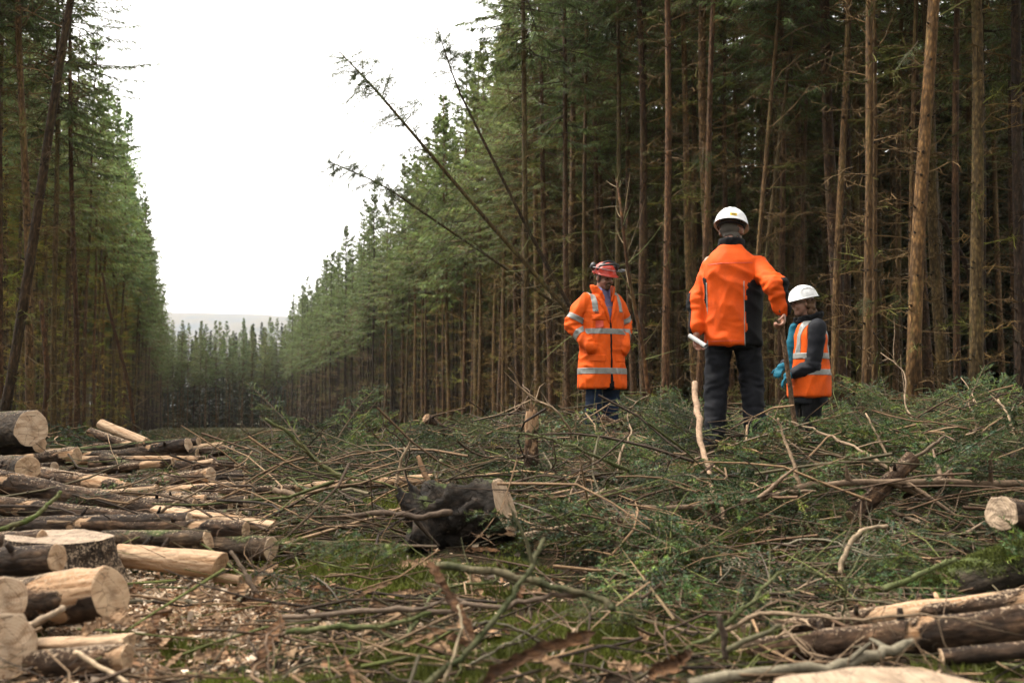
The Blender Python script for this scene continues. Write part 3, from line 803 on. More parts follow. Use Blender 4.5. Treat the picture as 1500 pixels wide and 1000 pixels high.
LOGS = []
def log(label, A, B, dA, dB=None, kind='bark', bend=.0, cut='cut', seed=None, stubs=2, ends=(1, 1), half=None, group=None, rough=.05, name='log', skew=(0, 0), cat='log'):
    """a log from A to B; dA, dB diameters. half: keeps only one side of the section (a split piece)"""
    A, B = Vector(A), Vector(B)
    dB = dB or dA
    seed = seed if seed is not None else len(LOGS) + 100
    q = np.random.default_rng(seed)
    L = (B - A).length
    o = empty(name, A); o.rotation_mode = 'QUATERNION'; o.rotation_quaternion = axis_quat(A, B)
    tag(o, label, cat, group)
    S = 20; K = max(6, int(L / .07))
    x = np.linspace(0, L, K); t = x / L
    r = .5 * (dA + (dB - dA) * t) * (1 + rough * .5 * q.standard_normal(K))
    a = np.arange(S) * 2 * np.pi / S
    prof = 1 + rough * (np.sin(a * 2 + q.uniform(0, 6)) + .6 * np.sin(a * 3 + q.uniform(0, 6)) + .5 * np.sin(a * 5 + q.uniform(0, 6))) * .6
    if half is not None:        # flat split side facing angle `half`
        c = np.cos(a - half); prof = np.where(c > .25, .25 / np.maximum(c, .25) * prof * 1.05, prof)
    cy = bend * np.sin(t * np.pi); cz = -bend * .4 * np.sin(t * np.pi)
    lump = 1 + rough * .6 * q.standard_normal((K, S))
    rr_ = r[:, None] * prof[None] * lump
    xs = np.repeat(x[:, None], S, 1)
    for e, k in ((0, 0), (1, K - 1)):
        sk = skew[e]
        xs[k] += sk * rr_[k] * np.cos(a)
    V = np.stack([xs, cy[:, None] + rr_ * np.sin(a)[None], cz[:, None] + rr_ * np.cos(a)[None]], -1)
    idx = np.arange(K * S).reshape(K, S); nx = np.roll(idx, -1, 1)
    gg = Geo(); gg.add(V.reshape(-1, 3), Q=np.stack([idx[:-1], idx[1:], nx[1:], nx[:-1]], -1).reshape(-1, 4))
    link('bark', gg.mesh('log_bark', True), MT[kind], o)
    for e, k, sg in ((0, 0, -1), (1, K - 1, 1)):
        if not ends[e]: continue
        ctr = np.array([x[k], cy[k], cz[k]])
        rim = V[k]
        inn = ctr + (rim - ctr) * .93
        # local frame of the face: origin at the centre, Z outward
        m = Matrix(((0, 0, sg, ctr[0]), (0, sg, 0, ctr[1]), (-1, 0, 0, ctr[2]), (0, 0, 0, 1))) if sg > 0 else Matrix(((0, 0, -1, ctr[0]), (0, 1, 0, ctr[1]), (1, 0, 0, ctr[2]), (0, 0, 0, 1)))
        mi = np.array(m.inverted())
        loc = lambda P: P @ mi[:3, :3].T + mi[:3, 3]
        R0, R1 = loc(rim), loc(inn)
        n1 = 3
        rings = [R1 * f for f in (1, .66, .33)]
        for k2, rg in enumerate(rings): rg[:, 2] = R1[:, 2] * (1, .66, .33)[k2] + .003 + q.normal(0, .0015, S)
        VV = np.concatenate([R0] + rings + [np.array([[0, 0, .004]])])
        idd = np.arange(4 * S).reshape(4, S); nn = np.roll(idd, -1, 1)
        QQ = np.stack([idd[:-1], nn[:-1], nn[1:], idd[1:]], -1).reshape(-1, 4)
        TT = np.stack([idd[3], nn[3], np.full(S, 4 * S)], -1)
        if sg < 0: pass
        fg = Geo(); fg.add(VV, TT, QQ)
        f = link('cut_face', fg.mesh('log_cut_face', False), MT[cut], o); f.matrix_local = m
    for k in range(stubs):
        u = q.uniform(.1, .9); an = q.uniform(-1.4, 1.4); rl = np.interp(u, [0, 1], [dA, dB]) * .5
        d = np.array([q.uniform(-.2, .5), math.sin(an), math.cos(an)])
        b0 = np.array([u * L, np.interp(u, t, cy), np.interp(u, t, cz)]) + d * [0, rl * .85, rl * .85]
        ln = q.uniform(.02, .07)
        sgeo = Geo(); tubes(sgeo, np.stack([b0, b0 + unit(d) * ln * .5, b0 + unit(d) * ln])[None], np.array([[.016, .012, .009]]) * min(1.3, rl / .06), 6, caps=True)
        link('branch_stub', sgeo.mesh('branch_stub', True), MT['bark_dark'], o)
    if kind == 'bark_moss' and max(dA, dB) > .1:
        nm = 9000; um = q.random(nm); am = q.normal(-.15, .62, nm)
        keep = (np.sin(um * 19 + 1) + np.sin(um * 43 + am * 5) + 1.2 * np.cos(am) + q.normal(0, .4, nm)) > .55; um, am = um[keep], am[keep]; nm = len(um)
        rm = np.interp(um, [0, 1], [dA, dB]) * .5 * .99; nd = np.stack([0 * am, np.sin(am), np.cos(am)], -1)
        b0 = np.stack([um * L, np.interp(um, t, cy), np.interp(um, t, cz)], -1) + nd * rm[:, None]; dm = unit(nd + q.normal(0, .5, (nm, 3)))
        sm_ = unit(np.cross(dm, q.normal(0, 1, (nm, 3)))) * .0042; e1 = b0 + dm * q.uniform(.006, .024, nm)[:, None]; ai = np.arange(nm) * 3
        mg = Geo(); mg.add(np.stack([b0 - sm_, b0 + sm_, e1], 1).reshape(-1, 3), np.stack([ai, ai + 1, ai + 2], -1), None, np.repeat(np.array([[.085, .10, .022]]) * q.uniform(.5, 1.6, (nm, 1)), 3, 0))
        mo_ = link('moss', mg.mesh('log_moss'), MT['moss'], o); mo_['kind'] = 'stuff'
    LOGS.append(o)
    return o

def lp(label, a, b, wa, wb=None, **k):
    """log between two picture points (px, py, depth); wa, wb its thickness in pixels there"""
    A, B = at(*a), at(*b)
    return log(label, A, B, wa * a[2] / FPX, (wb if wb else wa) * b[2] / FPX, **k)

# the pile, from the back to the front
lp('big log topping the pile, its round sawn end the largest and palest', (-120, 632, 9.0), (46, 627, 7.6), 46, 51, kind='bark_green', cut='cut_pale', stubs=1)
lp('dark log lying under the biggest sawn log', (-130, 662, 8.7), (58, 650, 8.1), 30, 26, kind='bark_dark', stubs=1)
lp('oblique log with oval sawn end under the biggest log', (-90, 680, 7.7), (41, 686, 6.9), 36, 37, kind='bark_green')
lp('long slender log with narrow white end and torn orange patch', (-60, 684, 8.5), (113, 667, 8.3), 27, 25, kind='bark_torn')
lp('short pale log with sawn end tucked behind the oblique log', (35, 688, 8.0), (80, 683, 7.8), 14, kind='bark_torn', cut='cut_pale', stubs=0)
lp('dark log with orange underside sloping down through the pile', (52, 696, 7.2), (186, 714, 6.8), 26, 20, kind='bark_torn', stubs=2)
lp('upper of two short peeled logs propped on the back of the pile', (148, 621, 10.2), (214, 648, 9.8), 14, kind='peeled', stubs=0)
lp('lower of two short peeled logs propped on the back of the pile', (132, 632, 9.9), (196, 655, 9.6), 13, kind='bark_torn', stubs=0)
lp('short log lying under the two peeled logs', (140, 655, 10.2), (205, 664, 10.0), 15, kind='bark', stubs=0)
lp('thin bright-mossed pole across the back of the pile', (98, 661, 9.3), (262, 645, 9.5), 9, 6, kind='bark_moss', stubs=0)
lp('dark log with flaky bark and round white end behind the pile', (140, 676, 9.2), (276, 651, 9.0), 22, 21, kind='bark_dark', cut='cut_pale')
lp('small dark log with pale end behind the flaky dark log', (225, 658, 10.2), (291, 646, 10.0), 11, kind='bark_dark', stubs=0)
lp('mossy short log slanting down beside the flaky dark log', (152, 669, 8.7), (208, 693, 8.3), 17, 14, kind='bark_green', stubs=1)
lp('mossy log behind the slanting short log', (110, 678, 9.0), (170, 672, 9.0), 13, kind='bark_moss', stubs=0)
lp('brown log lying flat with its cut end by the fallen twigs', (112, 694, 8.3), (253, 676, 8.3), 12, 13, kind='bark_torn')
lp('straight slim log with white end reaching past the others', (215, 677, 9.3), (341, 659, 9.2), 13, kind='bark_dark', cut='cut_pale', stubs=1)
lp('pinkish stripped log behind the straight slim log', (270, 657, 10.3), (326, 652, 10.2), 10, kind='peeled', stubs=0)
lp('stripped thin log with white top lying in the middle of the pile', (215, 690, 8.7), (313, 677, 8.6), 10, 11, kind='peeled', cut='cut_pale', stubs=0)
lp('short shaggy log with orange torn bark beyond the pile', (306, 675, 9.6), (352, 670, 9.4), 12, kind='bark_torn', stubs=0)
lp('short thick log with upright white sawn end on the pile', (222, 712, 7.4), (309, 695, 7.2), 24, 22, kind='bark_torn', cut='cut_pale')
lp('split pale chunk of wood with dark bark below', (128, 723, 6.7), (232, 715, 6.6), 20, 22, kind='peeled', half=.2, stubs=0)
lp('thin brown pole between the split chunk and the stripped log', (130, 704, 7.9), (280, 692, 7.8), 9, kind='bark', stubs=1)
lp('long thick trunk sprinkled with sawdust lying across the whole pile', (-110, 683, 6.5), (330, 768, 5.9), 38, 24, kind='bark', bend=.04, stubs=4)
lp('stripped white end piece of a trunk lying over the long thick trunk', (225, 744, 5.95), (399, 768, 5.7), 17, 22, kind='peeled', half=-.3, stubs=1)
lp('brown trunk lying below the long thick trunk', (-100, 730, 5.8), (302, 772, 5.5), 30, 20, kind='bark', stubs=3)
lp('white barkless log lying on the brown trunk', (74, 764, 5.25), (271, 769, 5.2), 20, 19, kind='peeled', cut='cut_pale', stubs=0, half=.1)
lp('dark trunk lying behind the white barkless log', (-80, 772, 5.5), (180, 765, 5.45), 24, kind='bark_dark', stubs=1)
lp('grey lichened log behind the stripped end piece', (175, 742, 6.4), (300, 750, 6.2), 20, kind='bark_green')
lp('short grey log butted against a crooked pole', (294, 757, 6.0), (350, 756, 6.0), 22, kind='bark_green', stubs=0)
lp('crooked brown pole beyond the end of the pile', (345, 764, 6.0), (470, 742, 6.1), 11, 9, kind='bark', bend=.05, stubs=1)
lp('mossy dark log with rough sawn end in front of the pile', (150, 790, 5.1), (305, 790, 5.0), 27, 28, kind='bark_green', cut='cut', skew=(0, -.3))
lp('dark log with thin white sawn end at the front of the pile', (285, 798, 5.15), (397, 803, 5.0), 34, 35, kind='bark_green', cut='cut_pale')
lp('split log with bright orange top beyond the thin white sawn end', (380, 797, 5.35), (450, 799, 5.3), 27, kind='bark_torn', half=.1, stubs=0)
lp('debarked yellow log with broken lip, frontmost of the pile', (175, 812, 4.85), (322, 827, 4.7), 34, 39, kind='peeled', cut='cut', skew=(0, .3))
lp('small pink offcut lying below the debarked yellow log', (318, 845, 4.75), (352, 849, 4.7), 14, kind='peeled', stubs=0)
lp('long slim trunk lying across the brash behind the tilted stump', (318, 722, 6.9), (640, 701, 6.9), 12, 15, kind='bark_torn', stubs=3)
lp('reddish trunk lying to the far side of the tilted stump', (745, 733, 6.7), (880, 720, 6.7), 17, 14, kind='bark', stubs=2)
lp('flaking log half sunk in the brash before the reddish trunk', (770, 792, 5.3), (935, 760, 5.4), 26, 20, kind='bark_torn', rough=.09, stubs=3)
# foreground, left
lp('sawn log with notched yellow face lying in front of the stump', (-40, 892, 4.05), (162, 868, 3.8), 72, 76, kind='bark_torn', cut='cut', skew=(0, -.12), stubs=1)
lp('dark log leaning against the sawdust-covered stump', (-60, 826, 4.25), (84, 817, 4.1), 42, 40, kind='bark_dark', cut='cut', stubs=1)
lp('sawdusted log lying on the flat top of the stump', (-60, 797, 4.6), (62, 789, 4.5), 28, 26, kind='bark', stubs=0)
lp('upper pale log end beside the notched log', (-150, 888, 3.9), (8, 878, 3.55), 62, 70, kind='bark', cut='cut_pale', stubs=0)
lp('lower large pale log end beside the notched log', (-170, 962, 3.8), (9, 946, 3.4), 90, 98, kind='bark', cut='cut_pale', stubs=0)
lp('split slab of pale wood lying before the notched log', (40, 942, 3.6), (188, 935, 3.55), 36, 42, kind='peeled', half=.0, stubs=0)
lp('rotten dark log under the split pale slab', (-40, 980, 3.5), (186, 962, 3.45), 42, 40, kind='bark_torn', stubs=0)
# foreground, right
lp('slimmer of two bark-covered trunks lying side by side', (1075, 928, 3.95), (1540, 880, 3.9), 24, 44, kind='bark_torn', rough=.08, stubs=4)
lp('thicker of two bark-covered trunks, torn and hollowed underneath', (1085, 955, 3.65), (1560, 912, 3.5), 36, 66, kind='bark', rough=.09, stubs=3)
lp('thick trunk furred with bright green moss behind the two bare trunks', (1265, 898, 4.5), (1560, 808, 4.4), 46, 74, kind='bark_moss', rough=.06, stubs=1)
lp('dark log in the shade under the thicker trunk', (1380, 962, 3.35), (1540, 948, 3.3), 24, kind='bark_dark', stubs=0)
lp('sawn log end poking out of the green brash', (1580, 764, 4.9), (1466, 752, 4.6), 46, 50, kind='bark', cut='cut_dusty', stubs=1)
lp('broken reddish length of trunk leaning on a long bare branch', (1248, 757, 5.5), (1336, 672, 5.7), 22, 24, kind='bark', rough=.08, stubs=2)
lp('broken dark piece with pale splintered end beside the leaning length', (1322, 722, 5.9), (1393, 697, 5.7), 17, 21, kind='bark_dark', cut='splinter', rough=.1, stubs=1)
lp('short stub of pinkish log lying before the man in black trousers', (905, 681, 7.1), (938, 690, 7.0), 16, kind='peeled', stubs=0)
lp('short broken log lying in the brash beside the man in the red helmet', (882, 612, 9.7), (925, 633, 9.6), 12, 9, kind='bark_torn', stubs=1)
lp('broken log with pale torn end sticking out of the far brash', (662, 640, 9.3), (624, 612, 9.1), 14, 15, kind='bark_torn', cut='splinter', stubs=1)
lp('small sawn log end showing beside the snapped upright stem', (830, 645, 8.6), (790, 648, 8.4), 12, kind='bark', stubs=0)

qp = random.Random(12)
for k in range(22):
    px0 = qp.uniform(-60, 150); px1 = px0 + qp.uniform(150, 320); py = qp.uniform(662, 775)
    if px1 > 360: px1 = 360
    dd = 4.9 + (1 - sstep(650, 790, py)) * 4.3
    tilt = qp.uniform(-14, 10)
    lp('bark-covered log lying among the others inside the pile', (px0, py - tilt * .5, dd + .15), (px1, py + tilt * .5, dd), qp.uniform(.07, .11) * FPX / dd, kind=qp.choice(['bark', 'bark_dark', 'bark_torn', 'bark_green', 'bark']), cut=qp.choice(['cut', 'cut_pale']), stubs=1, group='logs lying inside the pile')
# snapped upright stem
def snapped():
    A = at(775, 690, 6.7); A.z = g(A.x, A.y) - .05; B = at(780, 602, 6.65)
    o = log('snapped stem standing upright with splintered pale top', A, B, .10, .082, kind='bark_torn', ends=(1, 0), stubs=3, rough=.15, name='snapped_stem', cat='stump', seed=77)
    L = (B - A).length
    q = np.random.default_rng(5)
    for k in range(9):
        a = k / 9 * 6.28 + q.uniform(-.2, .2); r = q.uniform(.012, .036)
        b0 = np.array([L - .05, r * math.sin(a), r * math.cos(a)])
        ln = q.uniform(.05, .12)
        gg = Geo(); tubes(gg, np.stack([b0, b0 + [ln * .55, q.normal(0, .006), q.normal(0, .006)], b0 + [ln, q.normal(0, .012), q.normal(0, .012)]])[None], np.array([[.014, .010, .003]]), 5, caps=True)
        link('splinter', gg.mesh('splinter'), MT['splinter'], o)
    return o
snapped()

def stump(label, ctr, r, h, seed, axis_dir=Vector((0, 0, 1)), flare=.5, mat='stump', cut='cut_pale', rim=.0, sink=.12, lump=0.0):
    """stump with root flare; local Z is the stem's axis, cut face at z = h"""
    q = np.random.default_rng(seed)
    o = empty('stump', ctr); o.rotation_mode = 'QUATERNION'; o.rotation_quaternion = axis_dir.to_track_quat('Z', 'Y')
    tag(o, label, 'stump')
    S, K = 56, 22
    z = np.linspace(-sink, h, K); a = np.arange(S) * 2 * np.pi / S
    lob = sum(w * np.cos(n * a + q.uniform(0, 6)) for n, w in ((3, .35), (5, .5), (7, .25)))
    fl = np.exp(-np.clip(z, 0, None) / (h * .38)) * flare
    rr_ = r * (1 + fl[:, None] * (1 + .55 * lob[None]) + .05 * lob[None] + .012 * q.standard_normal((K, 1)) + .02 * np.array([np.sin(9 * a + q.uniform(0, 6)) * q.uniform(0, 1) for _ in range(K)]))
    if lump:
        ww = q.standard_normal((K, S))
        for _ in range(2): ww = (ww + np.roll(ww, 1, 1) + np.roll(ww, -1, 1) + np.roll(ww, 1, 0) + np.roll(ww, -1, 0)) / 3.2
        rr_[:-2] *= 1 + lump * ww[:-2] * np.linspace(1.8, .5, K - 2)[:, None]
        for k in range(9):
            an = q.uniform(0, 6.28); L_ = q.uniform(.06, .16); b0 = np.array([r * 1.15 * math.cos(an), r * 1.15 * math.sin(an), q.uniform(-.08, .08)])
            d_ = np.array([math.cos(an) * .8, math.sin(an) * .8, q.uniform(-.9, -.2)]); gs = Geo()
            tubes(gs, np.stack([b0, b0 + d_ * L_ * .5 + q.normal(0, .01, 3), b0 + d_ * L_])[None], np.array([[.012, .007, .002]]) * q.uniform(.6, 1.3), 6, caps=True)
            link('root', gs.mesh('root', True), MT[mat], o)
        gs = Geo(); nf = 150; an = q.uniform(0, 6.28, nf); zf = q.uniform(-sink, h * .92, nf)
        b0 = np.stack([np.cos(an), np.sin(an), 0 * an], -1) * (r * (1.0 + np.exp(-np.clip(zf, 0, None) / (h * .38)) * flare * .8))[:, None]; b0[:, 2] = zf
        dr = unit(np.stack([np.cos(an), np.sin(an), q.normal(-.6, .7, nf)], -1) + q.normal(0, .6, (nf, 3))); lf_ = q.uniform(.015, .07, nf)
        tubes(gs, np.stack([b0, b0 + dr * (lf_ * .5)[:, None] + q.normal(0, .006, (nf, 3)), b0 + dr * lf_[:, None]], 1), np.ones((nf, 1)) * np.array([.0035, .0028, .001]), 4, np.array([[.018, .011, .007]]) * q.uniform(.4, 2.0, (nf, 1)))
        fo = link('root_fibres', gs.mesh('root_fibres'), MT['stick'], o); fo['kind'] = 'stuff'
    zz = np.repeat(z[:, None], S, 1); zz[-1] += rim * np.cos(a)
    V = np.stack([rr_ * np.cos(a), rr_ * np.sin(a), zz], -1)
    idx = np.arange(K * S).reshape(K, S); nx = np.roll(idx, -1, 1)
    gg = Geo(); gg.add(V.reshape(-1, 3), Q=np.stack([idx[:-1], nx[:-1], nx[1:], idx[1:]], -1).reshape(-1, 4))
    link('bark', gg.mesh('stump_bark', True), MT[mat], o)
    top = V[-1]; fg = Geo(); rings = [top]
    for f in (.95, .8, .6, .4, .2):
        p = top * [f, f, 1]; p[:, 2] = h + rim * np.cos(a) * f + .002 + .002 * q.standard_normal(S) * f; rings.append(p)
    VV = np.concatenate(rings + [np.array([[0, 0, h + .005]])]) - [0, 0, h]
    idd = np.arange(6 * S).reshape(6, S); nn = np.roll(idd, -1, 1)
    fg.add(VV, np.stack([idd[5], nn[5], np.full(S, 6 * S)], -1), np.stack([idd[:-1], nn[:-1], nn[1:], idd[1:]], -1).reshape(-1, 4))
    link('cut_face', fg.mesh('stump_cut_face'), MT[cut], o, (0, 0, h))
    return o
c = at(85, 785, 4.55); s1 = stump('broad stump with flat pale top, powdered with sawdust, beside the log pile', (c.x, c.y, c.z - .30), .215, .30, 3, flare=.75, rim=.012, cut='cut_dusty')
c = at(1330, 1030, 2.55); stump('wide low stump with blurred flat sawn top before the two bare trunks', (c.x, c.y, c.z - .26), .33, .26, 4, flare=.3, cut='cut_dusty')
fc = at(740, 741, 5.45); ax = Vector((.90, -.27, .30)).normalized()
stump('uprooted dark stump tipped on its side with pale cut face', fc - ax * .38, .158, .38, 9, ax, flare=.40, mat='soil_stump', cut='cut_pale', sink=.10, lump=.16)
c = at(870, 842, 3.9)

# ------------------------------------------------------------------ brash: boughs, sticks, chips, moss
def frond(seed, L=.9, ntw=15, nn=26, nl=.020, nw=.0042):
    """cut spruce bough along +X: stem, side twigs and needles"""
    q = np.random.default_rng(seed)
    gg = Geo()
    s = np.linspace(0, 1, 6)
    cy, cz = q.uniform(-.15, .15), q.uniform(-.22, .08)
    stem = np.stack([s * L, cy * s ** 2 * L, cz * s ** 2 * L], -1)
    tubes(gg, stem[None], (.006 * (1 - .8 * s) * (L / .9) + .001)[None], 4, (.13, .085, .05))
    tw = [(stem[-2], stem[-1] - stem[-2], .22 * L)]
    for k in range(ntw):
        t = .16 + .82 * k / ntw
        b = np.array([np.interp(t, s, stem[:, j]) for j in range(3)])
        for sg in (-1, 1):
            if q.random() < .12: continue
            an = sg * q.uniform(.65, 1.05)
            d = np.array([math.cos(an), math.sin(an), q.uniform(-.35, .15)])
            ln = L * (.42 * (1 - t) + .09) * q.uniform(.6, 1.15)
            tw.append((b, d, ln))
            if ln > .16:
                for j in range(int(ln / .06)):
                    u = q.uniform(.3, .9); a2 = an + q.choice([-1, 1]) * q.uniform(.5, .9)
                    tw.append((b + unit(d) * ln * u, np.array([math.cos(a2), math.sin(a2), q.uniform(-.4, .1)]), ln * .38 * q.uniform(.6, 1.1)))
    B = np.array([x[0] for x in tw]); D = unit(np.array([x[1] for x in tw])); Ln = np.array([x[2] for x in tw]); N = len(tw)
    droop = q.uniform(0, .3, N)
    E = B + D * Ln[:, None]; E[:, 2] -= droop * Ln
    tubes(gg, np.stack([B, (B + E) / 2 + np.array([0, 0, 1]) * (droop * Ln * .2)[:, None], E], 1), np.stack([np.full(N, .0028), np.full(N, .0022), np.full(N, .0012)], 1), 3, (.12, .08, .04))
    cnt = np.clip((nn * Ln / .16).astype(int), 6, nn * 2)
    i = np.repeat(np.arange(N), cnt); M = len(i)
    u = q.random(M); b0 = B[i] * (1 - u)[:, None] + E[i] * u[:, None]
    b0[:, 2] += (droop * Ln)[i] * .8 * u * (1 - u)
    rad = q.normal(0, 1, (M, 3)); rad -= D[i] * (rad * D[i]).sum(1, keepdims=True); rad = unit(rad); rad[:, 2] *= .7
    d = unit(D[i] * q.uniform(.45, .9, M)[:, None] + rad)
    ll = nl * q.uniform(.75, 1.25, M)
    sd = unit(np.cross(d, q.normal(0, 1, (M, 3)))) * nw * .5
    V = np.stack([b0 + sd, b0 - sd, b0 + d * ll[:, None]], 1).reshape(-1, 3)
    tone = q.uniform(.75, 1.3, N)[i] * q.uniform(.85, 1.15, M)
    base = np.array([.040, .080, .019]); blue = np.array([.060, .100, .050]); tipc = np.array([.13, .18, .035])
    kind = q.random(N)[i]
    c = np.where((kind < .25)[:, None], blue, np.where((kind > .82)[:, None], tipc, base)) * tone[:, None]
    a = np.arange(M) * 3
    gg.add(V, np.stack([a, a + 1, a + 2], -1), None, np.repeat(c, 3, 0))
    return gg

def xf(V, yaw, pitch, roll, s, loc):
    m = np.array(Matrix.Rotation(yaw, 3, 'Z') @ Matrix.Rotation(-pitch, 3, 'Y') @ Matrix.Rotation(roll, 3, 'X'))
    return (V * s) @ m.T + np.array(loc)

def u_of(x, y): return x / y * FPX + CX
def green_density(x, y):
    u = u_of(x, y)
    if 500 < u < 900 and 4.2 < y < 5.7: return 0
    if 780 < u < 960 and 7.3 < y < 10.6: return .18
    if 1130 < u < 1245 and 7.2 < y < 9.2: return .3
    if y > 11.5: return .8 if u > 380 else .5
    if u > 930: return 1.0 if y > 4.3 else .30
    if u > 620: return .95 if y > 6.6 else (.30 if y > 5.4 else .10)
    if u > 440: return .85 if y > 7.4 else (.22 if y > 5.6 else .07)
    return .04

HI = [frond(200 + k, L, 14, 46, .019, .0052).arrays() for k, L in enumerate((.75, .9, 1.05, .6, .85))]
MID = [frond(220 + k, L, 10, 9, .027, .013).arrays() for k, L in enumerate((.8, 1.0, .7, .9))]
LOW = [frond(240 + k, L, 8, 4, .05, .026).arrays() for k, L in enumerate((.9, 1.1, .75))]
brash = Geo()
nq = random.Random(21)
def scatter_fronds(geo, vars_, n, y0, y1, hmax, tone=(.4, 1.1)):
    k = tries = 0
    while k < n and tries < n * 40:
        tries += 1
        y = math.exp(nq.uniform(math.log(y0), math.log(y1))); x = nq.uniform(-.53 * y - .5, .53 * y + .8)
        if nq.random() > green_density(x, y): continue
        V, T, Q, C = vars_[nq.randrange(len(vars_))]
        s = nq.uniform(.55, 1.1)
        pit = nq.gauss(-.05, .22); h = (nq.random() ** 1.5 * hmax + .03) * (.5 if y < 6.2 else 1)
        W = xf(V, nq.uniform(0, 6.28), pit, nq.gauss(0, .5), s, (x, y, g(x, y) + h + max(0, -pit) * .4 * s))
        tn = nq.uniform(*tone); cc = C * np.array([tn * nq.uniform(.9, 1.15), tn, tn * nq.uniform(.85, 1.2)])
        if nq.random() < .05: cc = C * np.array([1.7, 1.1, .9])      # browned bough
        geo.add(W, T, Q, cc); k += 1
scatter_fronds(brash, MID, 300, 4.2, 11.5, .24)
scatter_fronds(brash, LOW, 480, 11.0, 28, .20)
scatter_fronds(brash, LOW, 330, 26, 85, .15)
tag(link('spruce_brash', brash.mesh('spruce_brash'), MT['needle']), 'tangled mat of cut green spruce boughs covering the ground', 'brash', kind='stuff')

# sticks
stk = Geo(); q = np.random.default_rng(31)
def sticks(n, y0, y1, lmin, lmax, r0, hmax, cols, lift=.15, sides=4):
    y = np.exp(q.uniform(math.log(y0), math.log(y1), n)); x = q.uniform(-.54, .54, n) * y + q.uniform(-.3, .3, n)
    u = x / y * FPX + CX
    keep = ~((u < 330) & (y > 4.7) & (y < 10.5) & (q.random(n) < .75)) & ~((u < 400) & (y < 4.8) & (q.random(n) < .55)) & ~((u > 590) & (u < 790) & (y > 4.5) & (y < 5.5) & (q.random(n) < .8))
    x, y = x[keep], y[keep]; n = len(x)
    L = q.uniform(0, 1, n) ** 2 * (lmax - lmin) + lmin
    yaw = q.uniform(0, 6.283, n); el = q.normal(0, lift, n)
    d = rot_dir(yaw, el)
    z = G(x, y) + q.random(n) ** 1.5 * hmax + np.abs(np.sin(el)) * L * .35
    s = np.linspace(-.5, .5, 5)
    ctr = np.stack([x, y, z], -1)
    sd = unit(np.cross(d, [0, 0, 1.0]))
    b1 = q.normal(0, .10, n); b2 = q.normal(0, .05, n)
    P = ctr[:, None] + d[:, None] * (L[:, None] * s)[..., None]
    P += sd[:, None] * ((b1 * L)[:, None] * (s ** 2 * 4 - .5))[..., None]
    P[..., 2] += (b2 * L)[:, None] * (s ** 2 * 4 - .5)
    P[:, 1:4] += q.normal(0, .012, (n, 3, 3)) * L[:, None, None]
    rad = (r0 * q.uniform(.5, 1.4, n) * (.5 + .6 * L / lmax))[:, None] * np.array([1, .9, .75, .6, .35])
    ci = np.array(cols)[q.integers(0, len(cols), n)] * q.uniform(.5, 1.2, n)[:, None]
    tubes(stk, P, rad, sides, ci, caps=False)
BRC = [(.12, .07, .04), (.17, .105, .058), (.07, .043, .026), (.25, .155, .085), (.10, .08, .045), (.10, .11, .03), (.28, .185, .11), (.045, .028, .018), (.045, .03, .02)]
sticks(2200, 2.6, 6.0, .08, .8, .0056, .10, BRC)
sticks(1500, 2.6, 6.0, .04, .30, .0022, .08, BRC, .25, 3)
sticks(2000, 5.0, 12.0, .15, 1.1, .0072, .36, BRC, .2)
sticks(1800, 4.5, 12.0, .10, .60, .0034, .36, BRC, .35, 3)
sticks(1200, 11, 32, .3, 1.6, .011, .22, BRC, .12, 3)
tag(link('brash_twigs', stk.mesh('brash_twigs', True), MT['stick']), 'litter of small broken twigs strewn over the felled ground', 'twigs', kind='stuff')

# wood chips, sawdust flakes and bark crumbs
chip = Geo()
def chips(n, xs, ys, size, cols, h=.03):
    x, y = xs, ys; n = len(x)
    z = G(x, y) + q.uniform(.005, h, n)
    a = unit(q.normal(0, 1, (n, 3)) * [1, 1, .35]); b = unit(np.cross(a, q.normal(0, .35, (n, 3)) + [0, 0, 1]))
    nrm = unit(np.cross(a, b))
    L = size * q.uniform(.4, 1.6, n)[:, None]; W = L * q.uniform(.2, .6, n)[:, None]; H = .12 * W + .001
    c0 = np.stack([x, y, z], -1)
    V = np.stack([c0 - a * L - b * W * .6, c0 + a * L * .8 - b * W, c0 + a * L + b * W * .7, c0 - a * L * .7 + b * W, c0 + nrm * H * 3], 1)
    k = np.arange(n) * 5
    T = np.concatenate([np.stack([k, k + 1, k + 4], -1), np.stack([k + 1, k + 2, k + 4], -1), np.stack([k + 2, k + 3, k + 4], -1), np.stack([k + 3, k, k + 4], -1)])
    c = np.array(cols)[q.integers(0, len(cols), n)] * q.uniform(.7, 1.15, n)[:, None]
    chip.add(V.reshape(-1, 3), T, np.stack([k + 3, k + 2, k + 1, k], -1), np.repeat(c, 5, 0))
CHP = [(.46, .34, .23), (.36, .24, .14), (.54, .42, .31), (.22, .12, .06), (.28, .15, .08)]
BRK = [(.16, .10, .06), (.10, .065, .04), (.25, .14, .075), (.07, .05, .035)]
n = 10000; chips(n, -1.6 + q.normal(0, .48, n), 4.15 + q.normal(0, .5, n), .010, CHP)
n = 1000; chips(n, -1.5 + q.normal(0, .5, n), 4.0 + q.normal(0, .55, n), .022, CHP)
n = 2200; y = np.exp(q.uniform(math.log(2.6), math.log(5.6), n)); x = -.1 * y + q.normal(-.25, .6, n) * y * .45; chips(n, x, y, .018, CHP)
n = 2600; y = np.exp(q.uniform(math.log(2.6), math.log(9), n)); x = q.uniform(-.53, .53, n) * y; chips(n, x, y, .022, BRK)
n = 500; y = q.uniform(5, 11, n); x = q.uniform(-.53, -.25, n) * y; chips(n, x, y, .035, CHP, .05)
n = 700; y = np.exp(q.uniform(math.log(9), math.log(40), n)); x = q.uniform(-.5, .5, n) * y; chips(n, x, y, .06, CHP + BRK, .15)
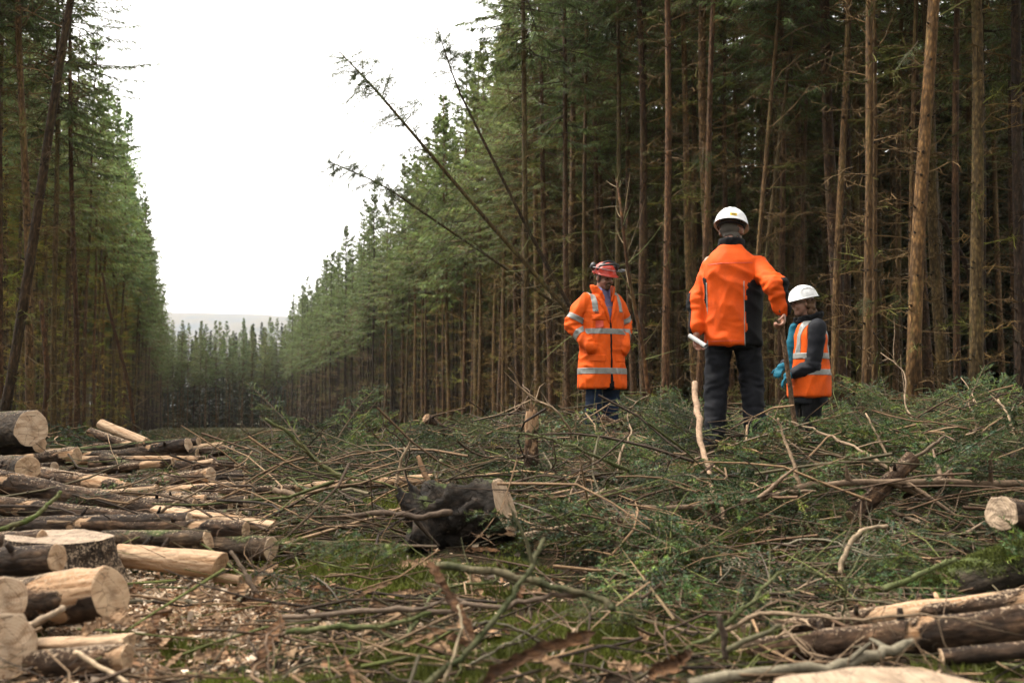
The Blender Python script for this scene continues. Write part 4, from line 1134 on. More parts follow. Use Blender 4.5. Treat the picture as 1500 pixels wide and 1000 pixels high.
tag(link('wood_chips', chip.mesh('wood_chips'), MT['chip']), 'pale sawdust, chips and bark crumbs scattered over the ground', 'wood chips', kind='stuff')

# moss and short grass in the hollows
mo = Geo()
n = 300000; y = np.exp(q.uniform(math.log(2.5), math.log(8.5), n)); x = q.uniform(-.54, .54, n) * y
msk = wob(x, y, 2.3, 3.1) + .7 * wob(x, y, 6.7, .9) + .4 * wob(x, y, 15, 2.2)
u = x / y * FPX + CX
lim = np.where(u < 250, 1.0, np.where((u > 1150) & (y > 4), .9, -.02)) + sstep(5.2, 8, y) * .5
k = (msk + q.normal(0, .12, n)) > lim
x, y, msk, lim = x[k], y[k], msk[k], lim[k]; n = len(x)
hgt = .018 + .075 * np.clip(msk - lim, 0, 1) * q.uniform(.4, 1, n)
d = unit(q.normal(0, .55, (n, 3)) * [1, 1, 0] + [0, 0, 1])
b0 = np.stack([x, y, G(x, y) + .45 * hgt], -1); sd = unit(np.cross(d, q.normal(0, 1, (n, 3)))) * (.0048 * q.uniform(.6, 1.5, n))[:, None]
V = np.stack([b0 - sd, b0 + sd, b0 + d * (hgt * q.uniform(.5, 1.1, n) + .006)[:, None]], 1)
a = np.arange(n) * 3
tn = (.7 + .6 * q.random(n))[:, None] * (.75 + .35 * np.clip(wob(x, y, 3.3, 5.0), -1, 1))[:, None]
mo.add(V.reshape(-1, 3), np.stack([a, a + 1, a + 2], -1), None, np.repeat(np.array([[.135, .155, .024]]) * tn, 3, 0))
print('MOSS', n)
tag(link('moss', mo.mesh('moss'), MT['moss']), 'bright green moss cushions between the fallen twigs', 'moss', kind='stuff')

# rough grass and bracken stubble down the clearing
tf = Geo(); n = 26000; y = np.exp(q.uniform(math.log(15), math.log(118), n)); xl = np.interp(y, *EL); xr = np.interp(y, *ER); x = xl + (xr - xl) * q.random(n)
hh_ = q.uniform(.08, .32, n) * (.6 + .5 * np.clip(wob(x, y, .6, 1.0), -1, 1)); d = unit(q.normal(0, .6, (n, 3)) * [1, 1, 0] + [0, 0, 1]); b0 = np.stack([x, y, G(x, y) - .02], -1)
sd = unit(np.cross(d, q.normal(0, 1, (n, 3)))) * (q.uniform(.02, .07, n))[:, None]; a = np.arange(n) * 3
cs = np.array([(.075, .075, .03), (.05, .065, .025), (.13, .09, .045), (.09, .10, .04), (.16, .11, .06)])[np.clip((q.random(n) * 3 + 1 + wob(x, y, .5, 2.0) * 2), 0, 4).astype(int)] * q.uniform(.6, 1.3, (n, 1))
tf.add(np.stack([b0 - sd, b0 + sd, b0 + d * hh_[:, None]], 1).reshape(-1, 3), np.stack([a, a + 1, a + 2], -1), None, np.repeat(cs, 3, 0))
tag(link('rough_grass', tf.mesh('rough_grass'), MT['moss']), 'rough green and brown growth down the far clearing', 'grass', kind='stuff')

# ------------------------------------------------------------------ boughs and branches that stand out singly
FM = []
for k in range(5):
    gg = Geo(); V, T, Q, C = HI[k]; gg.add(V, T, Q, C); me = gg.mesh('spruce_bough'); me.materials.append(MT['needle']); FM.append(me)
def bough(px, py, d, yaw, pitch, s, k, label, group=None, roll=0.0):
    p = at(px, py, d)
    o = bpy.data.objects.new('spruce_bough', FM[k]); COL.objects.link(o)
    o.location = p; o.scale = (s, s, s)
    o.rotation_euler = (Matrix.Rotation(yaw, 3, 'Z') @ Matrix.Rotation(-pitch, 3, 'Y') @ Matrix.Rotation(roll, 3, 'X')).to_euler()
    return tag(o, label, 'bough', group)
bough(1305, 625, 8.0, 1.4, 1.1, .62, 0, 'upright grey-green spruce tip rising in front of the thickest tan trunk')
bough(1390, 640, 7.6, .3, .95, .8, 1, 'yellow-green spruce spray arching up beside the thickest tan trunk')
bough(1230, 640, 7.6, .6, .9, .6, 2, 'spruce spray standing up before the orange vest')
bough(1185, 640, 7.3, 2.2, 1.0, .5, 3, 'small spruce sprig standing up below the orange vest')
bough(1000, 660, 7.0, 1.9, 1.1, .6, 4, 'spruce tip standing up between the two men')
bough(965, 640, 7.8, 1.3, .9, .7, 0, 'green spruce spray rising beside the man in the red helmet')
bough(440, 645, 7.2, 2.6, .8, .7, 1, 'blue-green spruce bough arching over the far edge of the brash')
bough(495, 640, 7.6, 1.2, .7, .7, 2, 'blue-green spruce tuft beside the arching bough')
bough(640, 800, 4.1, 3.3, .05, .75, 4, 'blurred spruce bough lying in front of the uprooted stump', None, .3)
bough(1330, 790, 4.9, .4, .05, .8, 3, 'fresh green spruce bough lying in front of the leaning length of trunk')
bough(1180, 830, 4.7, .1, .1, .7, 0, 'fresh green spruce bough lying low behind the two bare trunks')
bough(1225, 760, 5.4, 1.5, .9, .35, 2, 'single bright green spruce tip under the leaning length of trunk')
for (px, py, dd, yw) in ((1405, 195, 12.9, .8), (1268, 430, 11.8, 4.0), (1330, 420, 12.9, 2.0), (1268, 560, 11.8, 5.0), (1345, 60, 11.3, 3.3), (1415, 120, 12.9, 5.5), (1030, 215, 15.1, 4.5)):
    bough(px, py, dd, yw, -.9, .55, nq.randrange(5), 'green shoot hanging from a bare spruce trunk', 'green shoots on the bare trunks')
for k in range(270):
    for _ in range(200):
        y = math.exp(nq.uniform(math.log(3.9), math.log(11))); x = nq.uniform(-.5 * y, .52 * y)
        if nq.random() < green_density(x, y) ** 2: break
    o = bpy.data.objects.new('spruce_bough', FM[nq.randrange(5)]); COL.objects.link(o)
    s = nq.uniform(.6, 1.2); o.scale = (s, s, s); pit = nq.uniform(-.1, .5)
    low = u_of(x, y) > 1120 and y < 6.0
    if low: pit = nq.uniform(-.1, .12)
    o.location = (x, y, g(x, y) + nq.uniform(.05, .24) * (.3 if low else .6 if y < 5.4 else 1))
    o.rotation_euler = (Matrix.Rotation(nq.uniform(0, 6.28), 3, 'Z') @ Matrix.Rotation(-pit, 3, 'Y') @ Matrix.Rotation(nq.gauss(0, .5), 3, 'X')).to_euler()
    cv = nq.uniform(.45, 1.6); o.color = (cv * nq.uniform(.85, 1.15), cv, cv * nq.uniform(.8, 1.2), 1)
    tag(o, 'cut green spruce bough nearest the ' + nearest(x, y), 'bough', 'cut boughs lying on the brash')

def branch_geo(pts, r0, r1, col, seed, twigs=0.5, sides=7, tl=.25, mosscol=None):
    P = np.array([tuple(p) for p in pts], float); K = max(10, 4 * len(P))
    s = np.linspace(0, len(P) - 1, K); i = np.clip(s.astype(int), 0, len(P) - 2); f = (s - i)[:, None]
    # catmull-rom through the points
    Pm = np.concatenate([P[:1] * 2 - P[1:2], P, P[-1:] * 2 - P[-2:-1]])
    p0, p1, p2, p3 = Pm[i], Pm[i + 1], Pm[i + 2], Pm[i + 3]
    C_ = .5 * ((2 * p1) + (-p0 + p2) * f + (2 * p0 - 5 * p1 + 4 * p2 - p3) * f ** 2 + (-p0 + 3 * p1 - 3 * p2 + p3) * f ** 3)
    q = np.random.default_rng(seed)
    org = C_[0].copy(); C_ = C_ - org
    Ln = np.linalg.norm(np.diff(C_, axis=0), axis=1).sum()
    C_[1:-1] += q.normal(0, .004, (K - 2, 3)) * min(1.5, Ln + .3)
    gg = Geo(); rad = np.linspace(r0, r1, K) * (1 + .09 * q.standard_normal(K))
    cc = np.repeat(np.array(col)[None], K, 0) * q.uniform(.75, 1.25, (K, 1))
    if mosscol is not None:
        w = np.clip(.6 + .8 * q.standard_normal((K, 1)), 0, 1); cc = cc * (1 - w) + np.array(mosscol) * w
    tubes(gg, C_[None], rad[None], sides, cc[None], caps=True)
    if mosscol is not None:
        nm = int(Ln * 900); tt = q.random(nm)
        b0 = np.stack([np.interp(tt, np.linspace(0, 1, K), C_[:, j]) for j in range(3)], -1)
        keep = np.sin(tt * 23 + seed) + np.sin(tt * 57) + q.normal(0, .5, nm) > -.3; b0 = b0[keep]; tt = tt[keep]; nm = len(b0)
        dm = unit(q.normal(0, 1, (nm, 3)) + [0, 0, .5]); rm = np.interp(tt, [0, 1], [r0, r1])
        e0 = b0 + dm * (rm * .8)[:, None]; e1 = b0 + dm * (rm + q.uniform(.004, .013, nm))[:, None]; sdm = unit(np.cross(dm, q.normal(0, 1, (nm, 3)))) * .0028
        am = np.arange(nm) * 3
        gg.add(np.stack([e0 - sdm, e0 + sdm, e1], 1).reshape(-1, 3), np.stack([am, am + 1, am + 2], -1), None, np.repeat(np.array(mosscol)[None] * q.uniform(.7, 1.5, (nm, 1)), 3, 0))
    nt = int(Ln * 9 * twigs)
    if nt:
        t = q.uniform(.1, .98, nt); b0 = np.stack([np.interp(t, np.linspace(0, 1, K), C_[:, j]) for j in range(3)], -1)
        ax_ = unit(C_[-1] - C_[0])
        d = unit(q.normal(0, .8, (nt, 3)) + ax_ * .7 + [0, 0, .15]); L = tl * q.uniform(.25, 1.3, nt)
        sg = np.linspace(0, 1, 4); pts4 = b0[:, None] + d[:, None] * (L[:, None] * sg)[..., None]
        pts4[:, 1:] += q.normal(0, .03, (nt, 3, 3)) * L[:, None, None]
        tubes(gg, pts4, (r1 * .8 + .0012) * np.ones((nt, 1)) * np.array([1, .8, .6, .3]), 4, np.array(col) * q.uniform(.7, 1.2, (nt, 1)))
    return gg, org
def branch(label, pts, wpx, col=(.15, .10, .065), seed=0, twigs=.5, taper=.45, group=None, name='branch', moss=None, tl=.25, mat='stick'):
    W = [at(*p) for p in pts]; r = wpx * pts[0][2] / FPX * .5
    gg, org = branch_geo(W, r, r * taper, col, seed, twigs, mosscol=moss, tl=tl)
    o = link(name, gg.mesh(name, True), MT[mat], loc=org)
    return tag(o, label, 'branch', group)
MOS = (.062, .074, .022)
branch('bright mossy branch slanting up out of the brash beside the log pile', [(525, 715, 6.2), (470, 680, 6.2), (430, 640, 6.15), (388, 613, 6.1)], 8, (.13, .12, .05), 1, .5, .5, moss=MOS)
branch('vivid green mossy branch lying on the brown trunk of the pile', [(0, 775, 4.95), (45, 760, 5.0), (75, 735, 5.1), (90, 720, 5.15)], 8, (.12, .11, .05), 2, .6, .6, moss=(.075, .10, .022))
branch('dark wavy twig lying across the brown trunk of the pile', [(-10, 741, 5.3), (60, 741, 5.3), (95, 748, 5.3), (125, 757, 5.25)], 5, (.05, .035, .026), 3, .1)
branch('bare forked brown branch propped on the log pile', [(222, 757, 5.6), (250, 740, 5.6), (280, 724, 5.65), (304, 711, 5.7)], 6, (.20, .14, .09), 4, .2)
branch('thin grey stick propped against the long slim trunk', [(366, 757, 6.1), (370, 730, 6.1), (372, 707, 6.1)], 6, (.2, .17, .13), 5, 0, .8)
branch('rough brown branch lying toward the crooked pole', [(401, 717, 6.2), (440, 728, 6.1), (475, 742, 6.0), (520, 752, 5.9)], 10, (.14, .095, .06), 6, .4)
branch('dark stick standing in the sawdust with pale broken tip', [(388, 895, 4.35), (372, 862, 4.4), (356, 832, 4.45), (338, 807, 4.5)], 9, (.085, .058, .038), 7, .05, .6)
branch('mossy dark branch lying on the sawdust below the yellow log', [(170, 880, 4.35), (220, 882, 4.35), (262, 881, 4.35), (296, 884, 4.3)], 8, (.08, .065, .04), 8, .1, .9)
branch('broken branch with torn pale end lying over the uprooted stump', [(480, 758, 5.3), (560, 752, 5.2), (610, 756, 5.15), (662, 750, 5.1)], 8, (.085, .058, .04), 9, .3, 1.2)
branch('dark snapped stick with orange tip behind the uprooted stump', [(632, 714, 5.9), (622, 692, 5.95), (612, 668, 6.0)], 9, (.15, .085, .045), 10, .1, .8)
branch('curved pale twig rising behind the uprooted stump', [(580, 716, 6.1), (584, 690, 6.1), (592, 665, 6.1), (604, 642, 6.1)], 6, (.27, .19, .12), 11, .2)
branch('short mossy stick behind the uprooted stump', [(632, 702, 6.1), (640, 688, 6.1), (647, 673, 6.1)], 7, (.16, .15, .08), 12, 0, .8, moss=MOS)
branch('pale dead branch reaching over the reddish trunk', [(782, 770, 5.6), (830, 746, 5.7), (870, 724, 5.8), (900, 716, 5.85), (945, 713, 5.9)], 9, (.30, .21, .14), 13, .25)
branch('dark crooked branch half buried before the man in black trousers', [(840, 690, 6.9), (870, 695, 6.8), (900, 706, 6.7), (930, 706, 6.7)], 12, (.05, .037, .028), 14, .2, .7)
branch('bare brown branch slanting up beside the man in the red helmet', [(800, 640, 8.8), (820, 625, 8.9), (850, 612, 9.0)], 8, (.2, .14, .085), 15, .3)
branch('mossy foreground branch sloping down through the twigs', [(640, 828, 3.6), (720, 836, 3.55), (800, 855, 3.5), (870, 875, 3.45), (900, 890, 3.4)], 12, (.11, .09, .05), 16, .3, .7, moss=(.045, .05, .02))
branch('long thin bare branch crossing the foreground twigs', [(415, 903, 3.7), (520, 897, 3.6), (640, 890, 3.55), (740, 884, 3.5), (800, 872, 3.5), (870, 869, 3.5)], 8, (.12, .085, .06), 17, .3, .8)
branch('dark mossy branch slanting steeply through the foreground', [(620, 1008, 3.0), (680, 958, 3.05), (730, 900, 3.15), (765, 850, 3.25), (797, 788, 3.4)], 11, (.08, .075, .035), 18, .25, .7, moss=(.04, .047, .016))
branch('green mossed stick lying flat beside the torn bark', [(420, 925, 3.6), (500, 918, 3.55), (570, 914, 3.5), (632, 897, 3.5)], 9, (.12, .12, .05), 19, .4, .6, moss=MOS)
branch('pale curved root-like twig in the foreground', [(650, 1000, 3.0), (668, 950, 3.05), (676, 910, 3.1), (672, 885, 3.15)], 6, (.28, .22, .14), 20, .3)
branch('long bare branch stretched across the green brash with side twigs', [(940, 742, 5.5), (1050, 740, 5.5), (1120, 729, 5.5), (1180, 712, 5.5), (1290, 704, 5.55), (1400, 706, 5.6), (1520, 710, 5.7)], 8, (.17, .115, .075), 21, .55, 1.3, tl=.4)
branch('twisted pale stem standing before the men and bending down into the brash', [(1018, 560, 6.6), (1022, 610, 6.4), (1030, 660, 6.2), (1042, 715, 5.9), (1060, 755, 5.7), (1086, 792, 5.5)], 9, (.33, .22, .145), 22, .1, .7)
branch('straight pale twig standing at the end of the long bare branch', [(1172, 712, 5.5), (1160, 670, 5.55), (1148, 640, 5.6), (1140, 612, 5.6)], 6, (.28, .195, .125), 23, .15, .5)
branch('bare twig arching from the long bare branch toward the woman', [(1310, 690, 5.9), (1250, 655, 6.2), (1200, 632, 6.5), (1150, 615, 6.8)], 6, (.2, .14, .09), 24, .3, .5)
branch('hooked pale twig rising from the green brash', [(1230, 840, 4.6), (1240, 805, 4.65), (1262, 778, 4.7), (1300, 770, 4.75)], 8, (.27, .2, .13), 25, .1, .7)
branch('thin stick jutting up from the leaning length of trunk', [(1325, 680, 5.65), (1355, 660, 5.7), (1385, 638, 5.75)], 7, (.10, .07, .045), 26, .2, .5)
branch('forked bare twig standing behind the leaning length of trunk', [(1312, 690, 6.3), (1292, 650, 6.4), (1268, 605, 6.5)], 5, (.27, .19, .12), 27, .3, .5)
branch('crooked bare twig standing in the brash by the thick dark trunk', [(1492, 690, 6.6), (1485, 640, 6.7), (1478, 610, 6.8), (1462, 585, 6.9)], 6, (.25, .18, .115), 28, .5, .5)
branch('grey lichened pole lying in front of the two bare trunks', [(1010, 1002, 3.05), (1100, 985, 3.1), (1220, 975, 3.15), (1290, 957, 3.2), (1338, 940, 3.25)], 17, (.17, .145, .10), 29, .3, .9)
branch('dark forked stick standing at the end of the two bare trunks', [(1062, 965, 3.2), (1060, 930, 3.2), (1053, 900, 3.2)], 10, (.06, .042, .03), 30, .1, .8)
branch('mossy dark stick leaning across the end of the thicker trunk', [(1065, 952, 3.15), (1100, 935, 3.15), (1145, 915, 3.15)], 9, (.10, .09, .05), 31, .1, .7)
branch('mossy green pole along the top of the mossed trunk', [(1295, 862, 4.2), (1360, 835, 4.25), (1400, 818, 4.3)], 9, (.11, .12, .05), 32, .2, .8, moss=MOS)
branch('pale stick lying on the ground by the notched log', [(20, 930, 3.55), (60, 908, 3.5), (92, 890, 3.45)], 12, (.35, .26, .18), 33, 0, .8)
branch('pale splintered branch lying among chips before the split slab', [(110, 955, 3.2), (145, 975, 3.15), (190, 1002, 3.1)], 8, (.42, .31, .2), 34, 0, .8)

# more bare branches that only their place tells apart
BV = []
for k in range(9):
    q2 = np.random.default_rng(400 + k); L = q2.uniform(.7, 1.5)
    s = np.linspace(0, 1, 5); pts = np.stack([s * L, q2.normal(0, .10, 5) * L * s, q2.normal(0, .05, 5) * L + .08 * np.sin(s * 3.1)], -1)
    col = [(.17, .115, .075), (.24, .17, .11), (.10, .07, .048), (.15, .13, .09), (.30, .21, .135), (.12, .12, .055), (.18, .12, .08), (.085, .06, .04), (.21, .15, .1)][k]
    gg, _ = branch_geo(pts, .0085 * L + .002, .003, col, 400 + k, .9, 5, .32, MOS if k in (5,) else None)
    me = gg.mesh('branch', True); me.materials.append(MT['stick']); BV.append(me)
for k in range(130):
    for _ in range(100):
        y = math.exp(nq.uniform(math.log(3.2), math.log(11.5))); x = nq.uniform(-.5, .52) * y; u = u_of(x, y)
        if (u > 420 or (y < 4.4 and u > 260)) and not (520 < u < 860 and 4.4 < y < 5.7): break
    o = bpy.data.objects.new('branch', BV[nq.randrange(9)]); COL.objects.link(o)
    s = nq.uniform(.45, .8) if y < 5 else nq.uniform(.6, 1.1); o.scale = (s, s, s)
    el = nq.gauss(.06, .16) if y < 6 else nq.gauss(.12, .3)
    o.location = (x, y, g(x, y) + nq.uniform(.03, .10 if y < 5.5 else .24))
    o.rotation_euler = (Matrix.Rotation(nq.uniform(0, 6.28), 3, 'Z') @ Matrix.Rotation(-el, 3, 'Y') @ Matrix.Rotation(nq.uniform(0, 6.28), 3, 'X')).to_euler()
    tag(o, 'bare twiggy branch nearest the ' + nearest(x, y), 'branch', 'bare branches lying among the brash')

# torn strips of bark and wood
def strip(label, pts, wpx, seed, mat='orange_bark', curl=.4, group=None, name='bark_strip'):
    W = np.array([tuple(at(*p)) for p in pts]); q2 = np.random.default_rng(seed)
    K = 22; s = np.linspace(0, len(W) - 1, K); i = np.clip(s.astype(int), 0, len(W) - 2); f = (s - i)[:, None]
    P = W[i] * (1 - f) + W[i + 1] * f; org = P[0].copy(); P = P - org
    w = wpx * pts[0][2] / FPX * .5 * np.clip(np.minimum(np.linspace(.35, 7, K), np.linspace(6, .15, K)), 0, 1) * q2.uniform(.55, 1.1, K)
    T = unit(np.gradient(P, axis=0)); sd = unit(np.cross(T, np.array([[.15, -.8, .6]]))); nr = np.cross(sd, T)
    P = P + q2.normal(0, .10, (K, 3)) * w[:, None] + nr * (np.cumsum(q2.normal(0, .12, K)) * w)[:, None]; jag = q2.uniform(.5, 1.15, (K, 2))
    V = []
    for lay in (0, -1):
        for e in (-1, -.4, .4, 1):
            V.append(P + sd * (e * w * (jag[:, 0] if e < -.9 else jag[:, 1] if e > .9 else 1))[:, None] + nr * ((curl * w * (e * e)) + lay * (.004 + .1 * w * (1 - abs(e) * .7)))[:, None])
    order = [0, 1, 2, 3, 7, 6, 5, 4]
    V = np.stack([V[k] for k in order], 1)
    idx = np.arange(K * 8).reshape(K, 8); nx = np.roll(idx, -1, 1)
    gg = Geo(); gg.add(V.reshape(-1, 3), None, np.concatenate([np.stack([idx[:-1], nx[:-1], nx[1:], idx[1:]], -1).reshape(-1, 4), idx[0, [3, 2, 1, 0]][None], idx[0, [7, 6, 5, 4]][None]]))
    o = link(name, gg.mesh(name, False), MT[mat], loc=org)
    return tag(o, label, 'bark', group)
strip('upright strip of torn orange bark in the foreground twigs', [(628, 822, 3.3), (650, 858, 3.25), (672, 895, 3.2), (698, 938, 3.15)], 18, 1)
strip('long curled sheet of pale bark lying in the foreground', [(705, 1003, 2.95), (760, 965, 3.0), (800, 950, 3.0), (845, 935, 3.05), (872, 926, 3.1)], 26, 2, 'orange_bark', .6)
strip('torn tongue of pale bark beside the long curled sheet', [(775, 955, 3.1), (800, 965, 3.05), (840, 985, 3.0)], 20, 3, 'splinter')
strip('orange bark plate lying on the sawdust under the standing stick', [(340, 878, 4.3), (372, 880, 4.3), (402, 893, 4.25)], 26, 4, 'orange_bark')
strip('pale flaked bark lying by the orange bark plate', [(295, 895, 4.25), (340, 905, 4.2), (380, 915, 4.15)], 20, 5, 'splinter')
strip('splintered brown bark lying before the twigs of the pile', [(425, 862, 4.4), (440, 880, 4.35), (458, 898, 4.3)], 24, 6, 'orange_bark')
strip('pink torn offcut standing on the sawdust', [(283, 858, 4.5), (294, 868, 4.45), (298, 882, 4.4)], 20, 7, 'splinter', .2)
strip('pale white wood flake lying among the chips', [(285, 962, 3.5), (305, 955, 3.5), (330, 960, 3.5)], 18, 8, 'splinter', .1)
strip('pale slab of wood lying under the notched log', [(118, 930, 3.6), (140, 918, 3.6), (168, 908, 3.6)], 22, 9, 'splinter', .1)
strip('loose pale shaving hanging from the notched log face', [(166, 895, 3.7), (178, 905, 3.65), (190, 915, 3.6)], 22, 10, 'splinter', .3)
strip('long pale splinter lying behind the mossy foreground branch', [(500, 888, 4.1), (540, 865, 4.1), (575, 852, 4.1)], 9, 11, 'splinter', .2)
strip('long pale split of wood lying in front of the mossy branch', [(590, 945, 3.4), (640, 925, 3.4), (690, 905, 3.4)], 10, 12, 'splinter', .2)
strip('white torn wood lying behind the long slim trunk', [(540, 700, 7.2), (556, 697, 7.2), (572, 696, 7.2)], 9, 13, 'splinter', .2)
strip('orange torn splinter at the foot of the mossed trunk', [(1240, 905, 4.1), (1258, 895, 4.1), (1280, 888, 4.1)], 16, 14, 'splinter', .2)
strip('torn red-brown stub lying by the forked dark stick', [(950, 990, 3.1), (985, 975, 3.1), (1015, 955, 3.1)], 26, 15, 'orange_bark', .5)
for k in range(60):
    y = math.exp(nq.uniform(math.log(2.9), math.log(6.5))); u = nq.uniform(180, 1050) if y < 5 else nq.uniform(250, 950)
    x = (u - CX) / FPX * y; z = g(x, y) + nq.uniform(.015, .07); a = nq.uniform(0, 6.28); L = nq.uniform(.05, .16)
    p = Vector((x, y, z)); dv_ = Vector((math.cos(a) * L, math.sin(a) * L, nq.gauss(0, .25) * L))
    W = [p - dv_, p + Vector((0, 0, .008)), p + dv_]
    def inv(P):
        v = P - CAM; yy = v.y * _cp + v.z * _sp; zz = -v.y * _sp + v.z * _cp
        return (CX + FPX * v.x / yy, CY - FPX * zz / yy, P.y)
    strip('small torn strip nearest the ' + nearest(x, y), [inv(w) for w in W], nq.uniform(8, 22), 500 + k, nq.choice(['splinter', 'splinter', 'orange_bark']), nq.uniform(.1, .6), 'torn strips on the twigs')
# ------------------------------------------------------------------ people
def V3(*a): return Vector(a)
def ell(bm, c, r, m=None, sub=3):
    mt = Matrix.Translation(Vector(c)) @ Matrix.Diagonal((*r, 1))
    bmesh.ops.create_icosphere(bm, subdivisions=sub, radius=1.0, matrix=(m @ mt) if m is not None else mt)

def loft(bm, secs, n=28):
    """closed skin through sections (centre, X half-axis vector, Y half-axis vector, squareness)"""
    rings = []
    for c, X, Y, p in secs:
        ring = []
        for k in range(n):
            a = 2 * math.pi * k / n; ca, sa = math.cos(a), math.sin(a)
            ca = math.copysign(abs(ca) ** (2 / p), ca); sa = math.copysign(abs(sa) ** (2 / p), sa)
            ring.append(bm.verts.new(c + X * ca + Y * sa))
        rings.append(ring)
    for a, b in zip(rings, rings[1:]):
        for k in range(n):
            bm.faces.new((a[k], a[(k + 1) % n], b[(k + 1) % n], b[k]))
    bm.faces.new(rings[0][::-1]); bm.faces.new(rings[-1])

def body_loft(bm, rows):
    """rows (z, rx, ry, xoff, yoff)"""
    loft(bm, [(V3(xo, yo, z), V3(rx, 0, 0), V3(0, ry, 0), 2.3) for z, rx, ry, xo, yo in rows])

def limb(bm, pts, rad, flat=1.0, n=16):
    """tapered limb through joints, rounded at every joint"""
    P = [Vector(p) for p in pts]
    fine, fr = [], []
    for k in range(len(P) - 1):
        for j in range(5):
            t = j / 5; fine.append(P[k].lerp(P[k + 1], t)); fr.append(rad[k] * (1 - t) + rad[k + 1] * t)
    fine.append(P[-1]); fr.append(rad[-1])
    secs = []
    for k, p in enumerate(fine):
        T = (fine[min(k + 1, len(fine) - 1)] - fine[max(k - 1, 0)]).normalized()
        ref = V3(0, 1, 0) if abs(T.y) < .8 else V3(1, 0, 0)
        X = T.cross(ref).normalized(); Y = T.cross(X).normalized()
        secs.append((p, X * fr[k], Y * fr[k] * flat, 2.0))
    loft(bm, secs, n)
    for p, r in zip(P, rad): ell(bm, p, (r * .985,) * 3, sub=2)

def remesh(bm, voxel, it=4, fac=.5, name='body'):
    me = bpy.data.meshes.new('tmp'); bm.to_mesh(me); bm.free()
    o = bpy.data.objects.new('tmp', me); COL.objects.link(o)
    md = o.modifiers.new('r', 'REMESH'); md.mode = 'VOXEL'; md.voxel_size = voxel; md.use_smooth_shade = True
    if it:
        sm = o.modifiers.new('s', 'SMOOTH'); sm.iterations = it; sm.factor = fac
    dg_ = bpy.context.evaluated_depsgraph_get()
    out = bpy.data.meshes.new_from_object(o.evaluated_get(dg_)); out.name = name
    bpy.data.objects.remove(o); bpy.data.meshes.remove(me)
    for p in out.polygons: p.use_smooth = True
    return out

def folds(me, amp, scale=(6, 6, 3.2), spots=(), seed=0.0):
    """cloth folds pushed along the normals; spots = (centre, radius, extra) where cloth bunches"""
    off = Vector((seed, seed * 2.3, seed * .7))
    nv = len(me.vertices); new = np.zeros((nv, 3))
    for v in me.vertices:
        p = v.co
        a = Vector((p.x * scale[0], p.y * scale[1], p.z * scale[2])) + off
        n1 = 1 - 2 * abs(mnoise.noise(a + Vector((mnoise.noise(a * .7), 0, mnoise.noise(a * .6 + off))) * 1.2))
        n2 = mnoise.noise(Vector((p.x * 17, p.y * 17, p.z * 11)) + off)
        k = amp
        e = 0.0
        for c, r, ex in spots:
            d = (p - c).length / r
            if d < 1.6:
                w = math.exp(-d * d * 2)
                e += ex * w * (1 - 2 * abs(mnoise.noise(Vector((p.x * 9, p.y * 9, p.z * 24)) + off)))
        new[v.index] = p + v.normal * (k * (.9 * (n1 * abs(n1)) + .35 * n1 + .35 * n2) + e)
    me.vertices.foreach_set('co', new.astype(np.float32).ravel()); me.update()
    b2 = bmesh.new(); b2.from_mesh(me)
    for _ in range(2): bmesh.ops.smooth_vert(b2, verts=b2.verts[:], factor=.4, use_axis_x=True, use_axis_y=True, use_axis_z=True)
    b2.to_mesh(me); b2.free()

def piece(me, name, planes, pred, off, m, parent, thick=.002):
    """a part lying on cloth: the faces of `me` between cutting planes, lifted off and given an edge"""
    bm = bmesh.new(); bm.from_mesh(me)
    for co, no in planes:
        bmesh.ops.bisect_plane(bm, geom=bm.verts[:] + bm.edges[:] + bm.faces[:], plane_co=co, plane_no=no, dist=1e-5)
    bad = [f for f in bm.faces if not pred(f.calc_center_median())]
    bmesh.ops.delete(bm, geom=bad, context='FACES')
    bm.normal_update()
    nrm = {v: v.normal.copy() for v in bm.verts}
    for v in bm.verts: v.co += nrm[v] * off
    ed = [e for e in bm.edges if e.is_boundary]
    ext = bmesh.ops.extrude_edge_only(bm, edges=ed)
    for v in [x for x in ext['geom'] if isinstance(x, bmesh.types.BMVert)]:
        n = min(nrm.items(), key=lambda kv: 0) if False else None
        v.co -= v.normal * 0
    out = bpy.data.meshes.new(name)
    # turn the extruded rim inwards
    bm.normal_update()
    for v in [x for x in ext['geom'] if isinstance(x, bmesh.types.BMVert)]:
        src = [e.other_vert(v) for e in v.link_edges if e.other_vert(v) in nrm]
        if src: v.co = src[0].co - nrm[src[0]] * (off + thick)
    bm.to_mesh(out); bm.free()
    for p in out.polygons: p.use_smooth = True
    return link(name, out, m, parent)

def segdist(p, a, b):
    ab = b - a; t = max(0, min(1, (p - a).dot(ab) / ab.length_squared))
    return (p - (a + ab * t)).length, t

def head_prims(bm, m, w=1.0):
    e = lambda c, r: ell(bm, c, r, m)
    e((0, .012, .028), (.077 * w, .097, .093))
    e((0, -.022, -.032), (.063 * w, .070, .084))
    e((0, -.055, -.088), (.036 * w, .034, .030))
    e((0, -.040, -.066), (.050 * w, .044, .036))
    e((0, -.103, -.022), (.0135, .018, .013)); e((0, -.094, -.002), (.010, .016, .026))
    e((0, -.080, .022), (.055, .017, .011))
    for s in (-1, 1):
        e((s * .036, -.070, -.034), (.024, .024, .022)); e((s * .079 * w, .008, -.012), (.010, .022, .033))
    e((0, -.083, -.056), (.024, .012, .007)); e((0, -.081, -.067), (.021, .012, .007))

